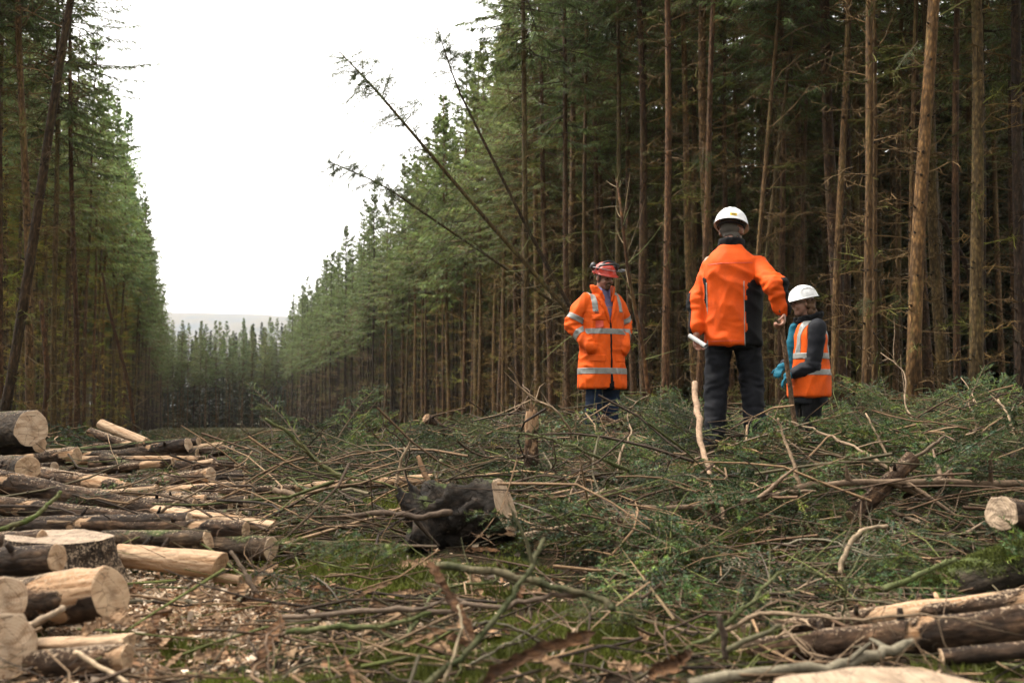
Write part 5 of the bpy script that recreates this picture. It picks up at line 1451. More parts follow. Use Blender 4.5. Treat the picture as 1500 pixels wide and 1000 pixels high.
def hand_prims(bm, wrist, d, nrm, curl=.5, side=1, spread=.0):
    """palm, four fingers of unequal length bending about the knuckles towards nrm, and a thumb from the side"""
    d = d.normalized(); nrm = (nrm - d * nrm.dot(d)).normalized(); s = d.cross(nrm).normalized() * side
    secs = []
    for t, w, h in ((-.01, .026, .02), (.03, .036, .017), (.07, .042, .015), (.095, .040, .012)):
        secs.append((wrist + d * t, s * w, nrm * h, 2.6))
    loft(bm, secs, 16)
    for k, (o, ln) in enumerate(((-.031, .85), (-.010, 1.0), (.011, .95), (.031, .75))):
        p = wrist + d * .088 + s * o; dd = (d + s * o * spread * 6).normalized()
        pts = [p - d * .02, p]; a = 0
        for L in (.042 * ln, .027 * ln, .021 * ln):
            a += curl
            v = dd * math.cos(a) + nrm * math.sin(a); p = p + v * L; pts.append(p)
        limb(bm, pts, [.009, .0092, .0085, .008, .0065], n=8)
    p = wrist + d * .025 - s * .030; pts = [p]
    for k, L in enumerate((.036, .030, .024)):
        v = (d * .75 - s * (.75 - .35 * k * max(curl, .3)) + nrm * (.35 + curl * .3 * k)).normalized(); p = p + v * L; pts.append(p)
    limb(bm, pts, [.012, .0105, .0095, .0075], n=8)

def skin_mat(name, c=(.42, .22, .15)):
    m, nt, b = NT(name); n = NB(nt)
    f = n.noise(n.coord('Object'), 18, 4, .6)
    n.put(b.inputs['Base Color'], n.ramp(f, [(.3, tuple(q * .82 for q in c)), (.7, c)]))
    b.inputs['Roughness'].default_value = .5; b.inputs['Subsurface Weight'].default_value = .12
    b.inputs['Subsurface Radius'].default_value = (.01, .004, .002)
    return m
PM = dict(skin=skin_mat('skin', (.30, .145, .095)), skin2=skin_mat('fair_skin', (.33, .18, .13)),
          orange=cloth_mat('hi_vis_orange', (.60, .082, .005), .7, .12), orange2=cloth_mat('red_orange_cloth', (.58, .070, .004), .7, .10),
          silver=plain('reflective_tape', (.20, .20, .185), .45), dark=cloth_mat('black_cloth', (.0045, .0045, .0055), .8, .3),
          grey=cloth_mat('dark_grey_cloth', (.010, .011, .015), .7, .25), denim=cloth_mat('dark_denim', (.011, .019, .040), .85, .4, 90),
          trouser=cloth_mat('charcoal_trousers', (.0085, .009, .012), .8, .3), boot=plain('rubber_boot', (.075, .078, .06), .5), sole=plain('boot_sole', (.02, .02, .018), .8),
          white=plain('white_helmet_plastic', (.66, .66, .66), .42), red=plain('red_helmet_plastic', (.50, .035, .014), .35), blackp=plain('black_plastic', (.012, .012, .013), .4),
          teal=cloth_mat('teal_glove', (.006, .085, .13), .7, .2), shirt=cloth_mat('checked_shirt', (.16, .15, .27), .8, .45, 120), hair=col_mat('hair', .6, .5, 120),
          yellow=plain('yellow_sticker', (.75, .48, .02), .5), ink=plain('dark_print', (.02, .018, .015), .6), badge=plain('red_badge', (.50, .05, .02), .5), piping=plain('reflective_piping', (.26, .26, .24), .4),
          beard=cloth_mat('brown_beard', (.085, .05, .03), .8, .5, 200), greyhair=cloth_mat('grey_hair', (.10, .088, .075), .8, .4, 200), brownhair=cloth_mat('brown_curly_hair', (.07, .038, .02), .7, .5, 120),
          tooth=plain('teeth', (.34, .31, .27), .4), paper=plain('white_paper', (.30, .30, .30), .8), wood=bark_mat('staff_wood', (.10, .055, .03), (.17, .10, .055), (.26, .16, .09), 'Z', sc=2), eye=plain('dark_eye', (.02, .015, .012), .2), steel=plain('steel', (.25, .25, .26), .35, 1.0))
def glass_mat():
    m, nt, b = NT('smoked_visor'); n = NB(nt)
    b.inputs['Base Color'].default_value = (.10, .10, .11, 1); b.inputs['Roughness'].default_value = .12
    b.inputs['Alpha'].default_value = .45
    n.put(b.inputs['Roughness'], n.ramp(n.noise(n.coord('Object'), 30, 3, .6), [(.3, .08), (.7, .22)]))
    return m
PM['visor'] = glass_mat()

def shell(name, a, b, h, peak, back, m, parent, mat4, ribs=True, lip=.010, drop=.012):
    """helmet shell in the head's frame (face to -Y): dome, ribs on the crown, peak and rim"""
    gg = Geo(); NA, NE = 48, 14
    az = np.arange(NA) * 2 * np.pi / NA
    rows = []
    fr = np.clip(-np.sin(az), 0, 1) ** 2.2; bk = np.clip(np.sin(az), 0, 1) ** 2
    out = lip + peak * fr + back * bk
    def row(el, k=1.0, dz=0, ex=0):
        x = a * math.cos(el) * np.cos(az); y = b * math.cos(el) * np.sin(az); z = np.full(NA, h * math.sin(el)) + dz
        if ribs and el > .35:
            z = z + .0045 * np.exp(-(x / .011) ** 2) * min(1, (el - .35) * 3) + .0035 * (np.exp(-((np.abs(x) - .034) / .008) ** 2)) * min(1, (el - .35) * 3)
        r = np.stack([x, y, z], -1)
        n = unit(np.stack([np.cos(az) / a, np.sin(az) / b, 0 * az], -1))
        return r * [k, k, 1] + n * np.asarray(ex)[..., None]
    z0 = np.zeros(NA)
    rows.append(row(0, .93, -.006, z0))                 # inside
    rows.append(row(0, 1, -drop - .3 * out * 1.0 * (fr > .01) * .5, out * .97))
    rows.append(row(0, 1, -drop - .3 * out * (fr > .01) * .5 + .004, out))
    rows.append(row(0, 1, -.004, .35 * out)); rows.append(row(.02, 1, .004, z0 + .002))
    for k in range(1, NE): rows.append(row(.06 + (math.pi / 2 - .09) * k / (NE - 1), 1, 0, z0))
    V = np.stack(rows, 0); K = len(rows)
    idx = np.arange(K * NA).reshape(K, NA); nx = np.roll(idx, -1, 1)
    top = V[-1].mean(0)[None] + [0, 0, .0005]
    gg.add(np.concatenate([V.reshape(-1, 3), top]), np.stack([idx[-1], nx[-1], np.full(NA, K * NA)], -1), np.stack([idx[:-1], nx[:-1], nx[1:], idx[1:]], -1).reshape(-1, 4))
    o = link(name, gg.mesh(name, True), m, parent); o.matrix_local = mat4
    return o
def patch_on(a, b, h, az0, az1, el0, el1, off, name, m, parent, nu=8, nv=4):
    """small curved piece lying on the helmet dome"""
    A, E = np.meshgrid(np.linspace(az0, az1, nu), np.linspace(el0, el1, nv))
    P = np.stack([(a + off) * np.cos(E) * np.cos(A), (b + off) * np.cos(E) * np.sin(A), (h + off) * np.sin(E)], -1)
    gg = Geo(); idx = np.arange(nu * nv).reshape(nv, nu)
    gg.add(P.reshape(-1, 3), None, np.stack([idx[:-1, :-1], idx[:-1, 1:], idx[1:, 1:], idx[1:, :-1]], -1).reshape(-1, 4))
    return link(name, gg.mesh(name, True), m, parent)

def simple(name, bm, voxel, m, parent, it=3):
    return link(name, remesh(bm, voxel, it, name=name), m, parent)
def boot(parent, ankle, fwd, m=None, h=.30, sc=1.0):
    bm = bmesh.new(); a = Vector(ankle); f = Vector(fwd).normalized()
    s = V3(-f.y, f.x, 0); up = V3(0, 0, 1)
    z0 = a.z - .085
    loft(bm, [(V3(a.x, a.y, a.z + h - .05), s * .066, f * .070, 2), (V3(a.x, a.y, a.z + .06), s * .056, f * .062, 2), (V3(a.x, a.y, z0 + .05) - f * .005, s * .048, f * .062, 2.2), (V3(a.x, a.y, z0) - f * .005, s * .045, f * .065, 2.4)], 18)
    loft(bm, [(V3(a.x, a.y, z0 + .055) - f * .05, s * .03, up * .04, 2.4), (V3(a.x, a.y, z0 + .05) + f * .03, s * .045, up * .05, 2.4), (V3(a.x, a.y, z0 + .042) + f * .13, s * .052, up * .042, 2.6), (V3(a.x, a.y, z0 + .035) + f * .19, s * .035, up * .033, 2.4)], 16)
    b_ = simple('boot', bm, .011, m or PM['boot'], parent, 3)
    bm = bmesh.new()
    loft(bm, [(V3(a.x, a.y, z0 + .006) - f * .07, s * .035, up * .016, 4), (V3(a.x, a.y, z0 + .006) + f * .02, s * .047, up * .016, 4), (V3(a.x, a.y, z0 + .006) + f * .13, s * .056, up * .016, 4), (V3(a.x, a.y, z0 + .006) + f * .20, s * .034, up * .016, 4)], 16)
    me = bpy.data.meshes.new('sole'); bm.to_mesh(me); bm.free(); link('sole', me, PM['sole'], b_)
    return b_

def local_of(root_loc, rotz):
    mi = (Matrix.Translation(root_loc) @ Matrix.Rotation(rotz, 4, 'Z')).inverted()
    return lambda w: mi @ w

# ---- man in the long hi-vis coat, hands in pockets
def man_in_coat():
    d = 10.1; x = (882 - CX) / FPX * d; z = at(882, 646, d).z
    th = R(24); root = empty('person', (x, d, z), th)
    tag(root, 'man in long orange reflective coat and red helmet, hands in pockets, smiling down', 'person')
    sh = {s: V3(s * .175, .01, 1.435) for s in (-1, 1)}
    el_ = {s: V3(s * .305, .075, 1.165) for s in (-1, 1)}
    wr = {s: V3(s * .185, -.105, .965) for s in (-1, 1)}
    hm = Matrix.Translation(V3(.012, -.045, 1.655)) @ Matrix.Rotation(R(6), 4, 'Z') @ Matrix.Rotation(R(14), 4, 'X')
    bm = bmesh.new()
    head_prims(bm, hm)
    limb(bm, [(0, -.012, 1.60), (0, .012, 1.50), (0, .02, 1.42)], [.054, .056, .07])
    body_loft(bm, [(.80, .15, .11, 0, 0), (.95, .16, .115, 0, 0), (1.15, .145, .105, 0, 0), (1.35, .17, .11, 0, 0), (1.45, .12, .08, 0, .01)])
    for s in (-1, 1):
        limb(bm, [sh[s], el_[s], wr[s] + V3(-s * .03, .06, 0)], [.05, .042, .03]); hand_prims(bm, wr[s] + V3(-s * .03, .06, 0), V3(-s * .5, .25, -1), V3(-s * 1, .2, 0), .35, -s)
        limb(bm, [(s * .09, 0, .88), (s * .10, -.02, .48), (s * .105, .02, .10)], [.085, .055, .042])
        limb(bm, [(s * .105, .02, .09), (s * .11, -.10, .045)], [.038, .03])
    body = link('body', remesh(bm, .0085, 2, name='person_body'), PM['skin'], root)
    for s in (-1, 1):
        e = Geo(); bm = bmesh.new(); ell(bm, (s * .030, -.0895, .003), (.0125, .008, .0055), hm, 2)
        me = bpy.data.meshes.new('eye'); bm.to_mesh(me); bm.free(); link('eye', me, PM['eye'], body)
    bm = bmesh.new(); ell(bm, (0, -.0905, -.0615), (.016, .004, .0035), hm, 2); me = bpy.data.meshes.new('teeth'); bm.to_mesh(me); bm.free(); link('teeth', me, PM['tooth'], body)
    # goatee, moustache and stubble
    him = hm.inverted()
    def bp(p):
        q_ = him @ p
        ring = (q_.x / .034) ** 2 + ((q_.z + .070) / .042) ** 2
        return q_.y < -.045 and ring < 1 and not ((q_.x / .020) ** 2 + ((q_.z + .0615) / .0075) ** 2 < 1) and q_.z < -.038
    piece(body.data, 'beard', [], bp, .004, PM['beard'], root)
    piece(body.data, 'hair', [], lambda p: (lambda q_: q_.y > -.03 and q_.z > -.055 and abs(q_.x) < .0765 and q_.y > -.35 * q_.z - .03)(him @ p), .005, PM['greyhair'], root)
    # trousers and boots
    bm = bmesh.new()
    body_loft(bm, [(.72, .17, .12, 0, 0), (.90, .175, .125, 0, 0), (1.0, .165, .12, 0, 0)])
    for s in (-1, 1): limb(bm, [(s * .085, 0, .84), (s * .10, -.015, .50), (s * .105, .015, .20)], [.105, .08, .078])
    me = remesh(bm, .012, 3, name='jeans'); folds(me, .007, (9, 9, 14), [(V3(s * .1, 0, .45), .16, .010) for s in (-1, 1)], 3.0)
    link('jeans', me, PM['denim'], root)
    for s in (-1, 1): boot(root, (s * .108, .015, .085), (s * .3, -1, 0), h=.27)
    # shirt
    bm = bmesh.new(); body_loft(bm, [(1.0, .165, .115, 0, -.005), (1.25, .17, .118, 0, -.008), (1.40, .15, .10, 0, 0), (1.475, .085, .08, 0, .005), (1.54, .066, .066, 0, 0)])
    shirt = simple('shirt', bm, .011, PM['shirt'], root, 2)
    for s in (-1, 1):        # shirt collar points
        bm = bmesh.new(); loft(bm, [(V3(s * .055, -.045, 1.555), V3(.006, .01, 0), V3(0, -.004, .012), 2), (V3(s * .042, -.085, 1.515), V3(.016, .012, 0), V3(0, -.006, .02), 2.5), (V3(s * .035, -.112, 1.455), V3(.010, .008, 0), V3(0, -.004, .008), 2.5)], 10)
        simple('shirt_collar', bm, .006, PM['shirt'], shirt, 1)
    # coat
    bm = bmesh.new()
    body_loft(bm, [(.535, .250, .180, 0, 0), (.56, .250, .182, 0, 0), (.75, .240, .178, 0, 0), (.95, .225, .168, 0, 0), (1.12, .215, .160, 0, -.005), (1.30, .215, .152, 0, -.005), (1.40, .195, .135, 0, .0), (1.46, .145, .108, 0, .005), (1.50, .085, .082, 0, .012)])
    for s in (-1, 1): limb(bm, [sh[s] + V3(-s * .02, 0, -.015), V3(s * .245, .04, 1.31), el_[s], wr[s] + V3(0, -.01, -.03)], [.084, .080, .072, .062])
    coat = remesh(bm, .0105, 4, name='coat')
    folds(coat, .013, (6, 6, 5), [(el_[s], .14, .030) for s in (-1, 1)] + [(V3(s * .19, -.13, .95), .12, .012) for s in (-1, 1)] + [(V3(s * .15, -.05, 1.33), .12, .012) for s in (-1, 1)], 1.0)
    # open neck
    bm = bmesh.new(); bm.from_mesh(coat)
    vn = lambda p: p.y < -.02 and p.z > 1.20 and abs(p.x - .004) < (p.z - 1.20) * .27
    bmesh.ops.delete(bm, geom=[f for f in bm.faces if vn(f.calc_center_median())], context='FACES')
    bm.to_mesh(coat); bm.free()
    co = link('coat', coat, PM['orange'], root)
    onarm = lambda p: min(segdist(p, V3(s * .215, .025, 1.37), el_[s])[0] for s in (-1, 1)) < .10 and abs(p.x) > .20
    foarm = lambda p: min(segdist(p, el_[s], wr[s])[0] for s in (-1, 1)) < .094
    onarm_any = lambda p: onarm(p) or (foarm(p) and (abs(p.x) > .235 or p.y < -.175 + .0 * p.z))
    H = V3(0, 0, 1)
    for z0, z1 in ((.675, .735), (1.075, 1.13)):
        piece(coat, 'reflective_strip', [(V3(0, 0, z0), H), (V3(0, 0, z1), H)], lambda p: z0 < p.z < z1 and not (z0 > 1 and (onarm_any(p) or abs(p.x) > .222)), .003, PM['silver'], co)
    for s in (-1, 1):
        ud = (el_[s] - V3(s * .215, .025, 1.37)).normalized(); c1 = V3(s * .215, .025, 1.37) + ud * .115; c2 = c1 + ud * .055
        piece(coat, 'reflective_strip', [(c1, ud), (c2, ud)], lambda p: (p - c1).dot(ud) > 0 and (p - c2).dot(ud) < 0 and onarm(p) and p.x * s > 0, .003, PM['silver'], co)
        fd = (wr[s] - el_[s]).normalized(); c3 = el_[s] + fd * .10; c4 = c3 + fd * .058
        piece(coat, 'reflective_strip', [(c3, fd), (c4, fd)], lambda p: (p - c3).dot(fd) > 0 and (p - c4).dot(fd) < 0 and segdist(p, el_[s], wr[s])[0] < .105 and p.x * s > 0 and (abs(p.x) > .235 or p.y < -.12), .003, PM['silver'], co)
        a0, a1 = s * .115, s * .163
        piece(coat, 'reflective_strip', [(V3(a0, 0, 0), V3(1, 0, 0)), (V3(a1, 0, 0), V3(1, 0, 0)), (V3(0, 0, 1.13), H)], lambda p: min(a0, a1) < p.x < max(a0, a1) and p.z > 1.30 and p.z < 1.6, .003, PM['silver'], co)
    # dark strips laid on the coat for the shade in front opening and hem gap
    piece(coat, 'front_gap_shade', [(V3(-.008 + .004, 0, 0), V3(1, 0, 0)), (V3(.016, 0, 0), V3(1, 0, 0))], lambda p: -.004 < p.x < .016 and p.y < 0 and .56 < p.z < 1.21, .0015, PM['dark'], co)
    piece(coat, 'hem_gap_shade', [(V3(0, 0, .70), H)], lambda p: p.y < 0 and p.z < .70 and abs(p.x - .012) < (.70 - p.z) * .20, .002, PM['dark'], co)
    # chest pocket, its flap, badge and emblem (on his right)
    piece(coat, 'pocket_flap', [(V3(-.175, 0, 0), V3(1, 0, 0)), (V3(-.055, 0, 0), V3(1, 0, 0)), (V3(0, 0, 1.215), H), (V3(0, 0, 1.26), H)], lambda p: -.175 < p.x < -.055 and 1.215 < p.z < 1.26 and p.y < -.05, .006, PM['orange'], co)
    piece(coat, 'badge', [(V3(-.145, 0, 0), V3(1, 0, 0)), (V3(-.075, 0, 0), V3(1, 0, 0)), (V3(0, 0, 1.135), H), (V3(0, 0, 1.205), H)], lambda p: -.145 < p.x < -.075 and 1.135 < p.z < 1.205 and p.y < -.05, .005, PM['badge'], co)
    piece(coat, 'emblem', [(V3(-.145, 0, 0), V3(1, 0, 0)), (V3(-.12, 0, 0), V3(1, 0, 0)), (V3(0, 0, 1.295), H), (V3(0, 0, 1.325), H)], lambda p: -.145 < p.x < -.12 and 1.295 < p.z < 1.325 and p.y < -.05, .003, PM['ink'], co)
    piece(coat, 'printed_word', [(V3(-.150, 0, 0), V3(1, 0, 0)), (V3(-.112, 0, 0), V3(1, 0, 0)), (V3(0, 0, 1.280), H), (V3(0, 0, 1.287), H)], lambda p: -.150 < p.x < -.112 and 1.280 < p.z < 1.287 and p.y < -.05, .003, PM['ink'], co)
    for s in (-1, 1):
        piece(coat, 'pocket_flap', [(V3(0, 0, .80), H), (V3(0, 0, .865), H), (V3(s * .06, 0, 0), V3(1, 0, 0)), (V3(s * .2, 0, 0), V3(1, 0, 0))], lambda p: .80 < p.z < .865 and .06 < p.x * s < .2 and p.y < -.05, .006, PM['orange'], co)
        # collar halves: stand behind the neck, points folded out to the chest
        bm = bmesh.new(); secs = []
        for k, (a, r, zt, hh) in enumerate(((92, .088, 1.545, .045), (60, .092, 1.55, .05), (25, .098, 1.555, .055), (-10, .104, 1.55, .058), (-38, .112, 1.53, .058), (-60, .128, 1.49, .052), (-72, .140, 1.44, .035))):
            an = R(a); c_ = V3(s * r * math.cos(an), r * math.sin(an) * 1.05, zt - .02)
            outv = V3(s * math.cos(an), math.sin(an), 0)
            secs.append((c_, outv * .011, (V3(0, 0, 1) + outv * .35).normalized() * hh, 2.6))
        loft(bm, secs, 14); me = remesh(bm, .009, 2, name='collar'); folds(me, .004, (12, 12, 12), (), 5 + s); link('collar', me, PM['orange'], co)
        # lapel edge along the opening
        bm = bmesh.new(); limb(bm, [(s * .012 + .004, -.165, 1.19), (s * .036 + .004, -.163, 1.28), (s * .070 + .004, -.142, 1.38), (s * .098, -.10, 1.46)], [.012, .018, .024, .022]); me = remesh(bm, .008, 3, name='lapel'); folds(me, .004, (14, 14, 14), (), 9 + s); link('lapel', me, PM['orange'], co)
    # helmet with raised visor and ear muffs
    hh = hm @ Matrix.Translation(V3(0, .012, .050)) @ Matrix.Rotation(R(3), 4, 'X')
    sh_ = shell('helmet', .107, .130, .108, .042, .004, PM['red'], root, hh)
    gg = Geo(); az = np.linspace(R(-172), R(-8), 30); rows = []
    for t in np.linspace(0, 1, 7):
        rr_ = .128 + .075 * t + .0 * az; zz = .018 + .055 * math.sin(t * 1.5) * (.35 + .65 * np.sin(-az)) - .030 * t * np.sin(-az) ** 2
        rows.append(np.stack([rr_ * np.cos(az) * (.98 - .10 * t), rr_ * np.sin(az) * (1.06 + .10 * t), zz + .012], -1))
    Vv = np.stack(rows); idx = np.arange(Vv.shape[0] * 30).reshape(-1, 30)
    gg.add(Vv.reshape(-1, 3), None, np.stack([idx[:-1, :-1], idx[:-1, 1:], idx[1:, 1:], idx[1:, :-1]], -1).reshape(-1, 4))
    vz = link('visor', gg.mesh('visor', True), PM['visor'], sh_)
    g2 = Geo(); tubes(g2, Vv[-1][None], np.full((1, 30), .0028), 5); link('visor_rim', g2.mesh('visor_rim', True), PM['steel'], sh_)
    # dark bracket over the crown that carries the visor
    g2 = Geo(); a2 = np.linspace(R(4), R(176), 22)
    P = np.stack([.120 * np.cos(a2), -.035 - .030 * np.sin(a2), .020 + .108 * np.sin(a2)], -1)
    tubes(g2, P[None], np.full((1, 22), .012), 6, caps=True); link('visor_bracket', g2.mesh('visor_bracket', True), PM['blackp'], sh_)
    g2 = Geo(); az3 = np.linspace(R(-160), R(-20), 24); P3 = np.stack([.116 * np.cos(az3), .145 * np.sin(az3), .052 + .060 * np.sin(-az3)], -1)
    tubes(g2, P3[None], np.full((1, 24), .013), 6, caps=True); link('brow_guard', g2.mesh('brow_guard', True), PM['blackp'], sh_)
    for s in (-1, 1):
        bm = bmesh.new(); m_ = Matrix.Translation(V3(s * .128, .035, .052)); ell(bm, (0, 0, 0), (.026, .036, .044), m_); ell(bm, (s * .012, 0, 0), (.022, .030, .036), m_)
        simple('ear_muff', bm, .007, PM['blackp'], sh_, 2)
        bm = bmesh.new(); limb(bm, [(s * .112, .02, -.02), (s * .124, .03, .02), (s * .128, .035, .05)], [.007, .006, .006], n=8); me = bpy.data.meshes.new('muff_arm'); bm.to_mesh(me); bm.free(); link('muff_arm', me, PM['red'], sh_)
man_in_coat()

# ---- man seen from behind, staff in his right hand, rolled paper in his left
def man_from_behind():
    d = 7.3; x = (1074 - CX) / FPX * d; top = at(1074, 303, d).z
    Ht = 1.828; z = top - Ht; th = R(163); root = empty('person', (x, d, z), th)
    tag(root, 'man from behind in orange and black jacket, white helmet and charcoal trousers', 'person')
    L = local_of(V3(x, d, z), th)
    # his right hand side is +X in the picture
    shR, shL = L(at(1113, 384, 7.24)), L(at(1040, 384, 7.36))
    elR, elL = L(at(1137, 418, 7.02)), L(at(1022, 440, 7.38))
    wrR, wrL = L(at(1147, 458, 7.02)), L(at(1020, 489, 7.28))
    hm = Matrix.Translation(V3(0, -.040, 1.658)) @ Matrix.Rotation(R(-8), 4, 'Z') @ Matrix.Rotation(R(8), 4, 'X') @ Matrix.Diagonal((1.04, 1.04, 1.04, 1))
    bm = bmesh.new(); head_prims(bm, hm)
    limb(bm, [(0, -.005, 1.62), (0, .012, 1.52), (0, .02, 1.44)], [.056, .058, .07])
    body_loft(bm, [(.84, .155, .11, 0, 0), (.97, .165, .115, 0, 0), (1.17, .15, .105, 0, 0), (1.38, .175, .11, 0, 0), (1.48, .12, .08, 0, .01)])
    limb(bm, [shR, elR, wrR], [.05, .042, .03]); limb(bm, [shL, elL, wrL], [.05, .042, .03])
    gripR = L(at(1147, 468, 7.0))
    hand_prims(bm, wrR, (gripR - wrR) + V3(0, 0, -.02), L(at(1130, 470, 7.0)) - gripR, .95, 1)
    hand_prims(bm, wrL, V3(0, -.12, -1), L(at(1040, 489, 7.2)) - wrL, .75, -1)
    legs = {1: [V3(.092, 0, .93), V3(.125, -.01, .50), V3(.140, .05, .10)], -1: [V3(-.092, 0, .93), V3(-.130, -.07, .54), V3(-.150, -.01, .17)]}
    for s in (1, -1):
        limb(bm, legs[s], [.088, .056, .042]); limb(bm, [legs[s][2], legs[s][2] + V3(0, -.12, -.05)], [.038, .03])
    body = link('body', remesh(bm, .0085, 2, name='person_body'), PM['skin'], root)
    him = hm.inverted()
    piece(body.data, 'hair', [], lambda p: (lambda q_: q_.y > .0 and q_.z > -.062 - .03 * mnoise.noise(p * 60) and abs(q_.x) < .060 + .02 * mnoise.noise(p * 45))(him @ p), .006, PM['greyhair'], root)
    for s in (-1, 1):
        bm = bmesh.new(); ell(bm, (s * .030, -.0895, .003), (.0125, .008, .0055), hm, 2)
        me = bpy.data.meshes.new('eye'); bm.to_mesh(me); bm.free(); link('eye', me, PM['eye'], body)
    bm = bmesh.new(); body_loft(bm, [(.78, .175, .13, 0, 0), (.93, .178, .132, 0, 0), (1.05, .165, .12, 0, 0)])
    for s in (1, -1): limb(bm, [legs[s][0] + V3(0, 0, -.04), legs[s][1], legs[s][2] + V3(0, 0, -.02)], [.102, .076, .068])
    me = remesh(bm, .0115, 3, name='trousers')
    folds(me, .010, (8, 8, 13), [(legs[s][1], .15, .022) for s in (1, -1)] + [(legs[s][2] + V3(0, 0, .1), .15, .014) for s in (1, -1)] + [(V3(0, .1, .82), .16, .01)], 6.0)
    link('trousers', me, PM['trouser'], root)
    for s in (1, -1): boot(root, legs[s][2] + V3(0, 0, -.02), (s * .15, -1, 0), PM['blackp'], h=.14)
    # jacket
    bm = bmesh.new()
    body_loft(bm, [(.795, .205, .150, 0, 0), (.82, .208, .152, 0, 0), (1.0, .205, .150, 0, 0), (1.15, .207, .148, 0, .005), (1.32, .215, .148, 0, .01), (1.40, .192, .130, 0, .018), (1.46, .150, .108, 0, .018), (1.50, .105, .090, 0, .014), (1.53, .080, .082, 0, .012)])
    limb(bm, [shR + V3(.03, 0, -.02), elR, wrR + (elR - wrR) * .12], [.076, .066, .052]); limb(bm, [shL - V3(.03, 0, .02), elL, wrL + (elL - wrL) * .15], [.076, .064, .052])
    jk = remesh(bm, .0105, 4, name='jacket')
    folds(jk, .012, (6, 6, 5), [(elR, .14, .034), (elL, .14, .030), (shR + V3(.06, .04, -.12), .12, .014), (shL + V3(-.06, .04, -.12), .12, .014), (V3(0, .15, .86), .2, .007)], 2.0)
    J = link('jacket', jk, PM['orange2'], root)
    X, H = V3(1, 0, 0), V3(0, 0, 1)
    sgR = 1 if shR.x > 0 else -1
    def torso(p): return segdist(p, shR, elR)[0] > .104 and segdist(p, elR, wrR)[0] > .098 and segdist(p, shL, elL)[0] > .104 and segdist(p, elL, wrL)[0] > .098
    for s in (1, -1):
        ew = .098 if s == sgR else .172
        pl = [(V3(s * ew, 0, 0), X)]
        piece(jk, 'side_panel', pl, lambda p: p.x * s > ew and p.z < 1.30 - max(0, .2 - p.x * s) * .8 and torso(p) and abs(p.y) < .145, .002, PM['dark'], J)
        piece(jk, 'piping', [(V3(s * (ew - .004), 0, 0), X), (V3(s * (ew + .001), 0, 0), X)], lambda p: ew - .004 < p.x * s < ew + .001 and p.z < 1.25 and torso(p), .004, PM['piping'], J)
    for (a, b, s) in ((elR, wrR, 1), (elL, wrL, -1)):
        fd = (b - a).normalized()
        outw = V3(sgR * s, -.55, 0) if s > 0 else V3(sgR * s, -.6, 0)
        outw = (outw - fd * outw.dot(fd)).normalized()
        a2 = a - fd * .04
        piece(jk, 'sleeve_panel', [(a + outw * .012, outw), (a2, fd)], lambda p: (p - a2).dot(fd) > 0 and (p - a).dot(outw) > .012 and segdist(p, a, b)[0] < .112 and (s * sgR * p.x > .17), .0025, PM['dark'], J)
    for sh0, s in ((shR, 1), (shL, -1)):
        c0 = sh0.x * .66; c1 = sh0.x * 1.12
        piece(jk, 'shoulder_patch', [(V3(c0, 0, 0), X), (V3(c1, 0, 0), X), (V3(0, .045, 0), V3(0, 1, 0))], lambda p: min(c0, c1) < p.x < max(c0, c1) and p.z > 1.40 and -.06 < p.y < .045, .003, PM['grey'], J)
    for z0, z1 in ((1.385, 1.3895), (.822, .826)):
        piece(jk, 'seam', [(V3(0, 0, z0), H), (V3(0, 0, z1), H)], lambda p: z0 < p.z < z1 and torso(p) and abs(p.x) < .16, .0012, PM['badge'], J)
    # neck collar
    bm = bmesh.new(); secs = []
    for k in range(15):
        an = R(-80 + 340 * k / 14)
        secs.append((V3(.084 * math.cos(an), .088 * math.sin(an) + .004, 1.535 + .012 * math.sin(an)), V3(math.cos(an), math.sin(an), .2) * .012, V3(math.cos(an) * .1, math.sin(an) * .1, 1) * .045, 2.6))
    loft(bm, secs, 14); me = remesh(bm, .009, 3, name='collar'); folds(me, .005, (14, 14, 10), (), 4.0); link('collar', me, PM['dark'], J)
    hh = hm @ Matrix.Translation(V3(0, .014, .047)) @ Matrix.Rotation(R(5), 4, 'X')
    hs_ = shell('helmet', .113, .135, .112, .035, .008, PM['white'], root, hh, lip=.008, drop=.020)
    st = patch_on(.113, .135, .112, R(100), R(124), .06, .24, .0042, 'sticker', PM['yellow'], hs_)
    for k, (e0, e1, w0, w1) in enumerate(((.175, .20, 103, 121), (.135, .155, 104, 118), (.095, .115, 107, 120))): patch_on(.113, .135, .112, R(w0), R(w1), e0, e1, .0056, 'print_line', PM['ink'], st)
    g2 = Geo(); a2 = np.linspace(0, 2 * np.pi, 40, endpoint=False)
    for dz in (-.016,): tubes(g2, np.stack([.092 * np.cos(a2), .108 * np.sin(a2) + .006, np.full(40, dz - .018)], -1)[None], np.full((1, 40), .006), 6)
    link('headband', g2.mesh('headband', True), PM['grey'], hs_)
    return root
man_from_behind()

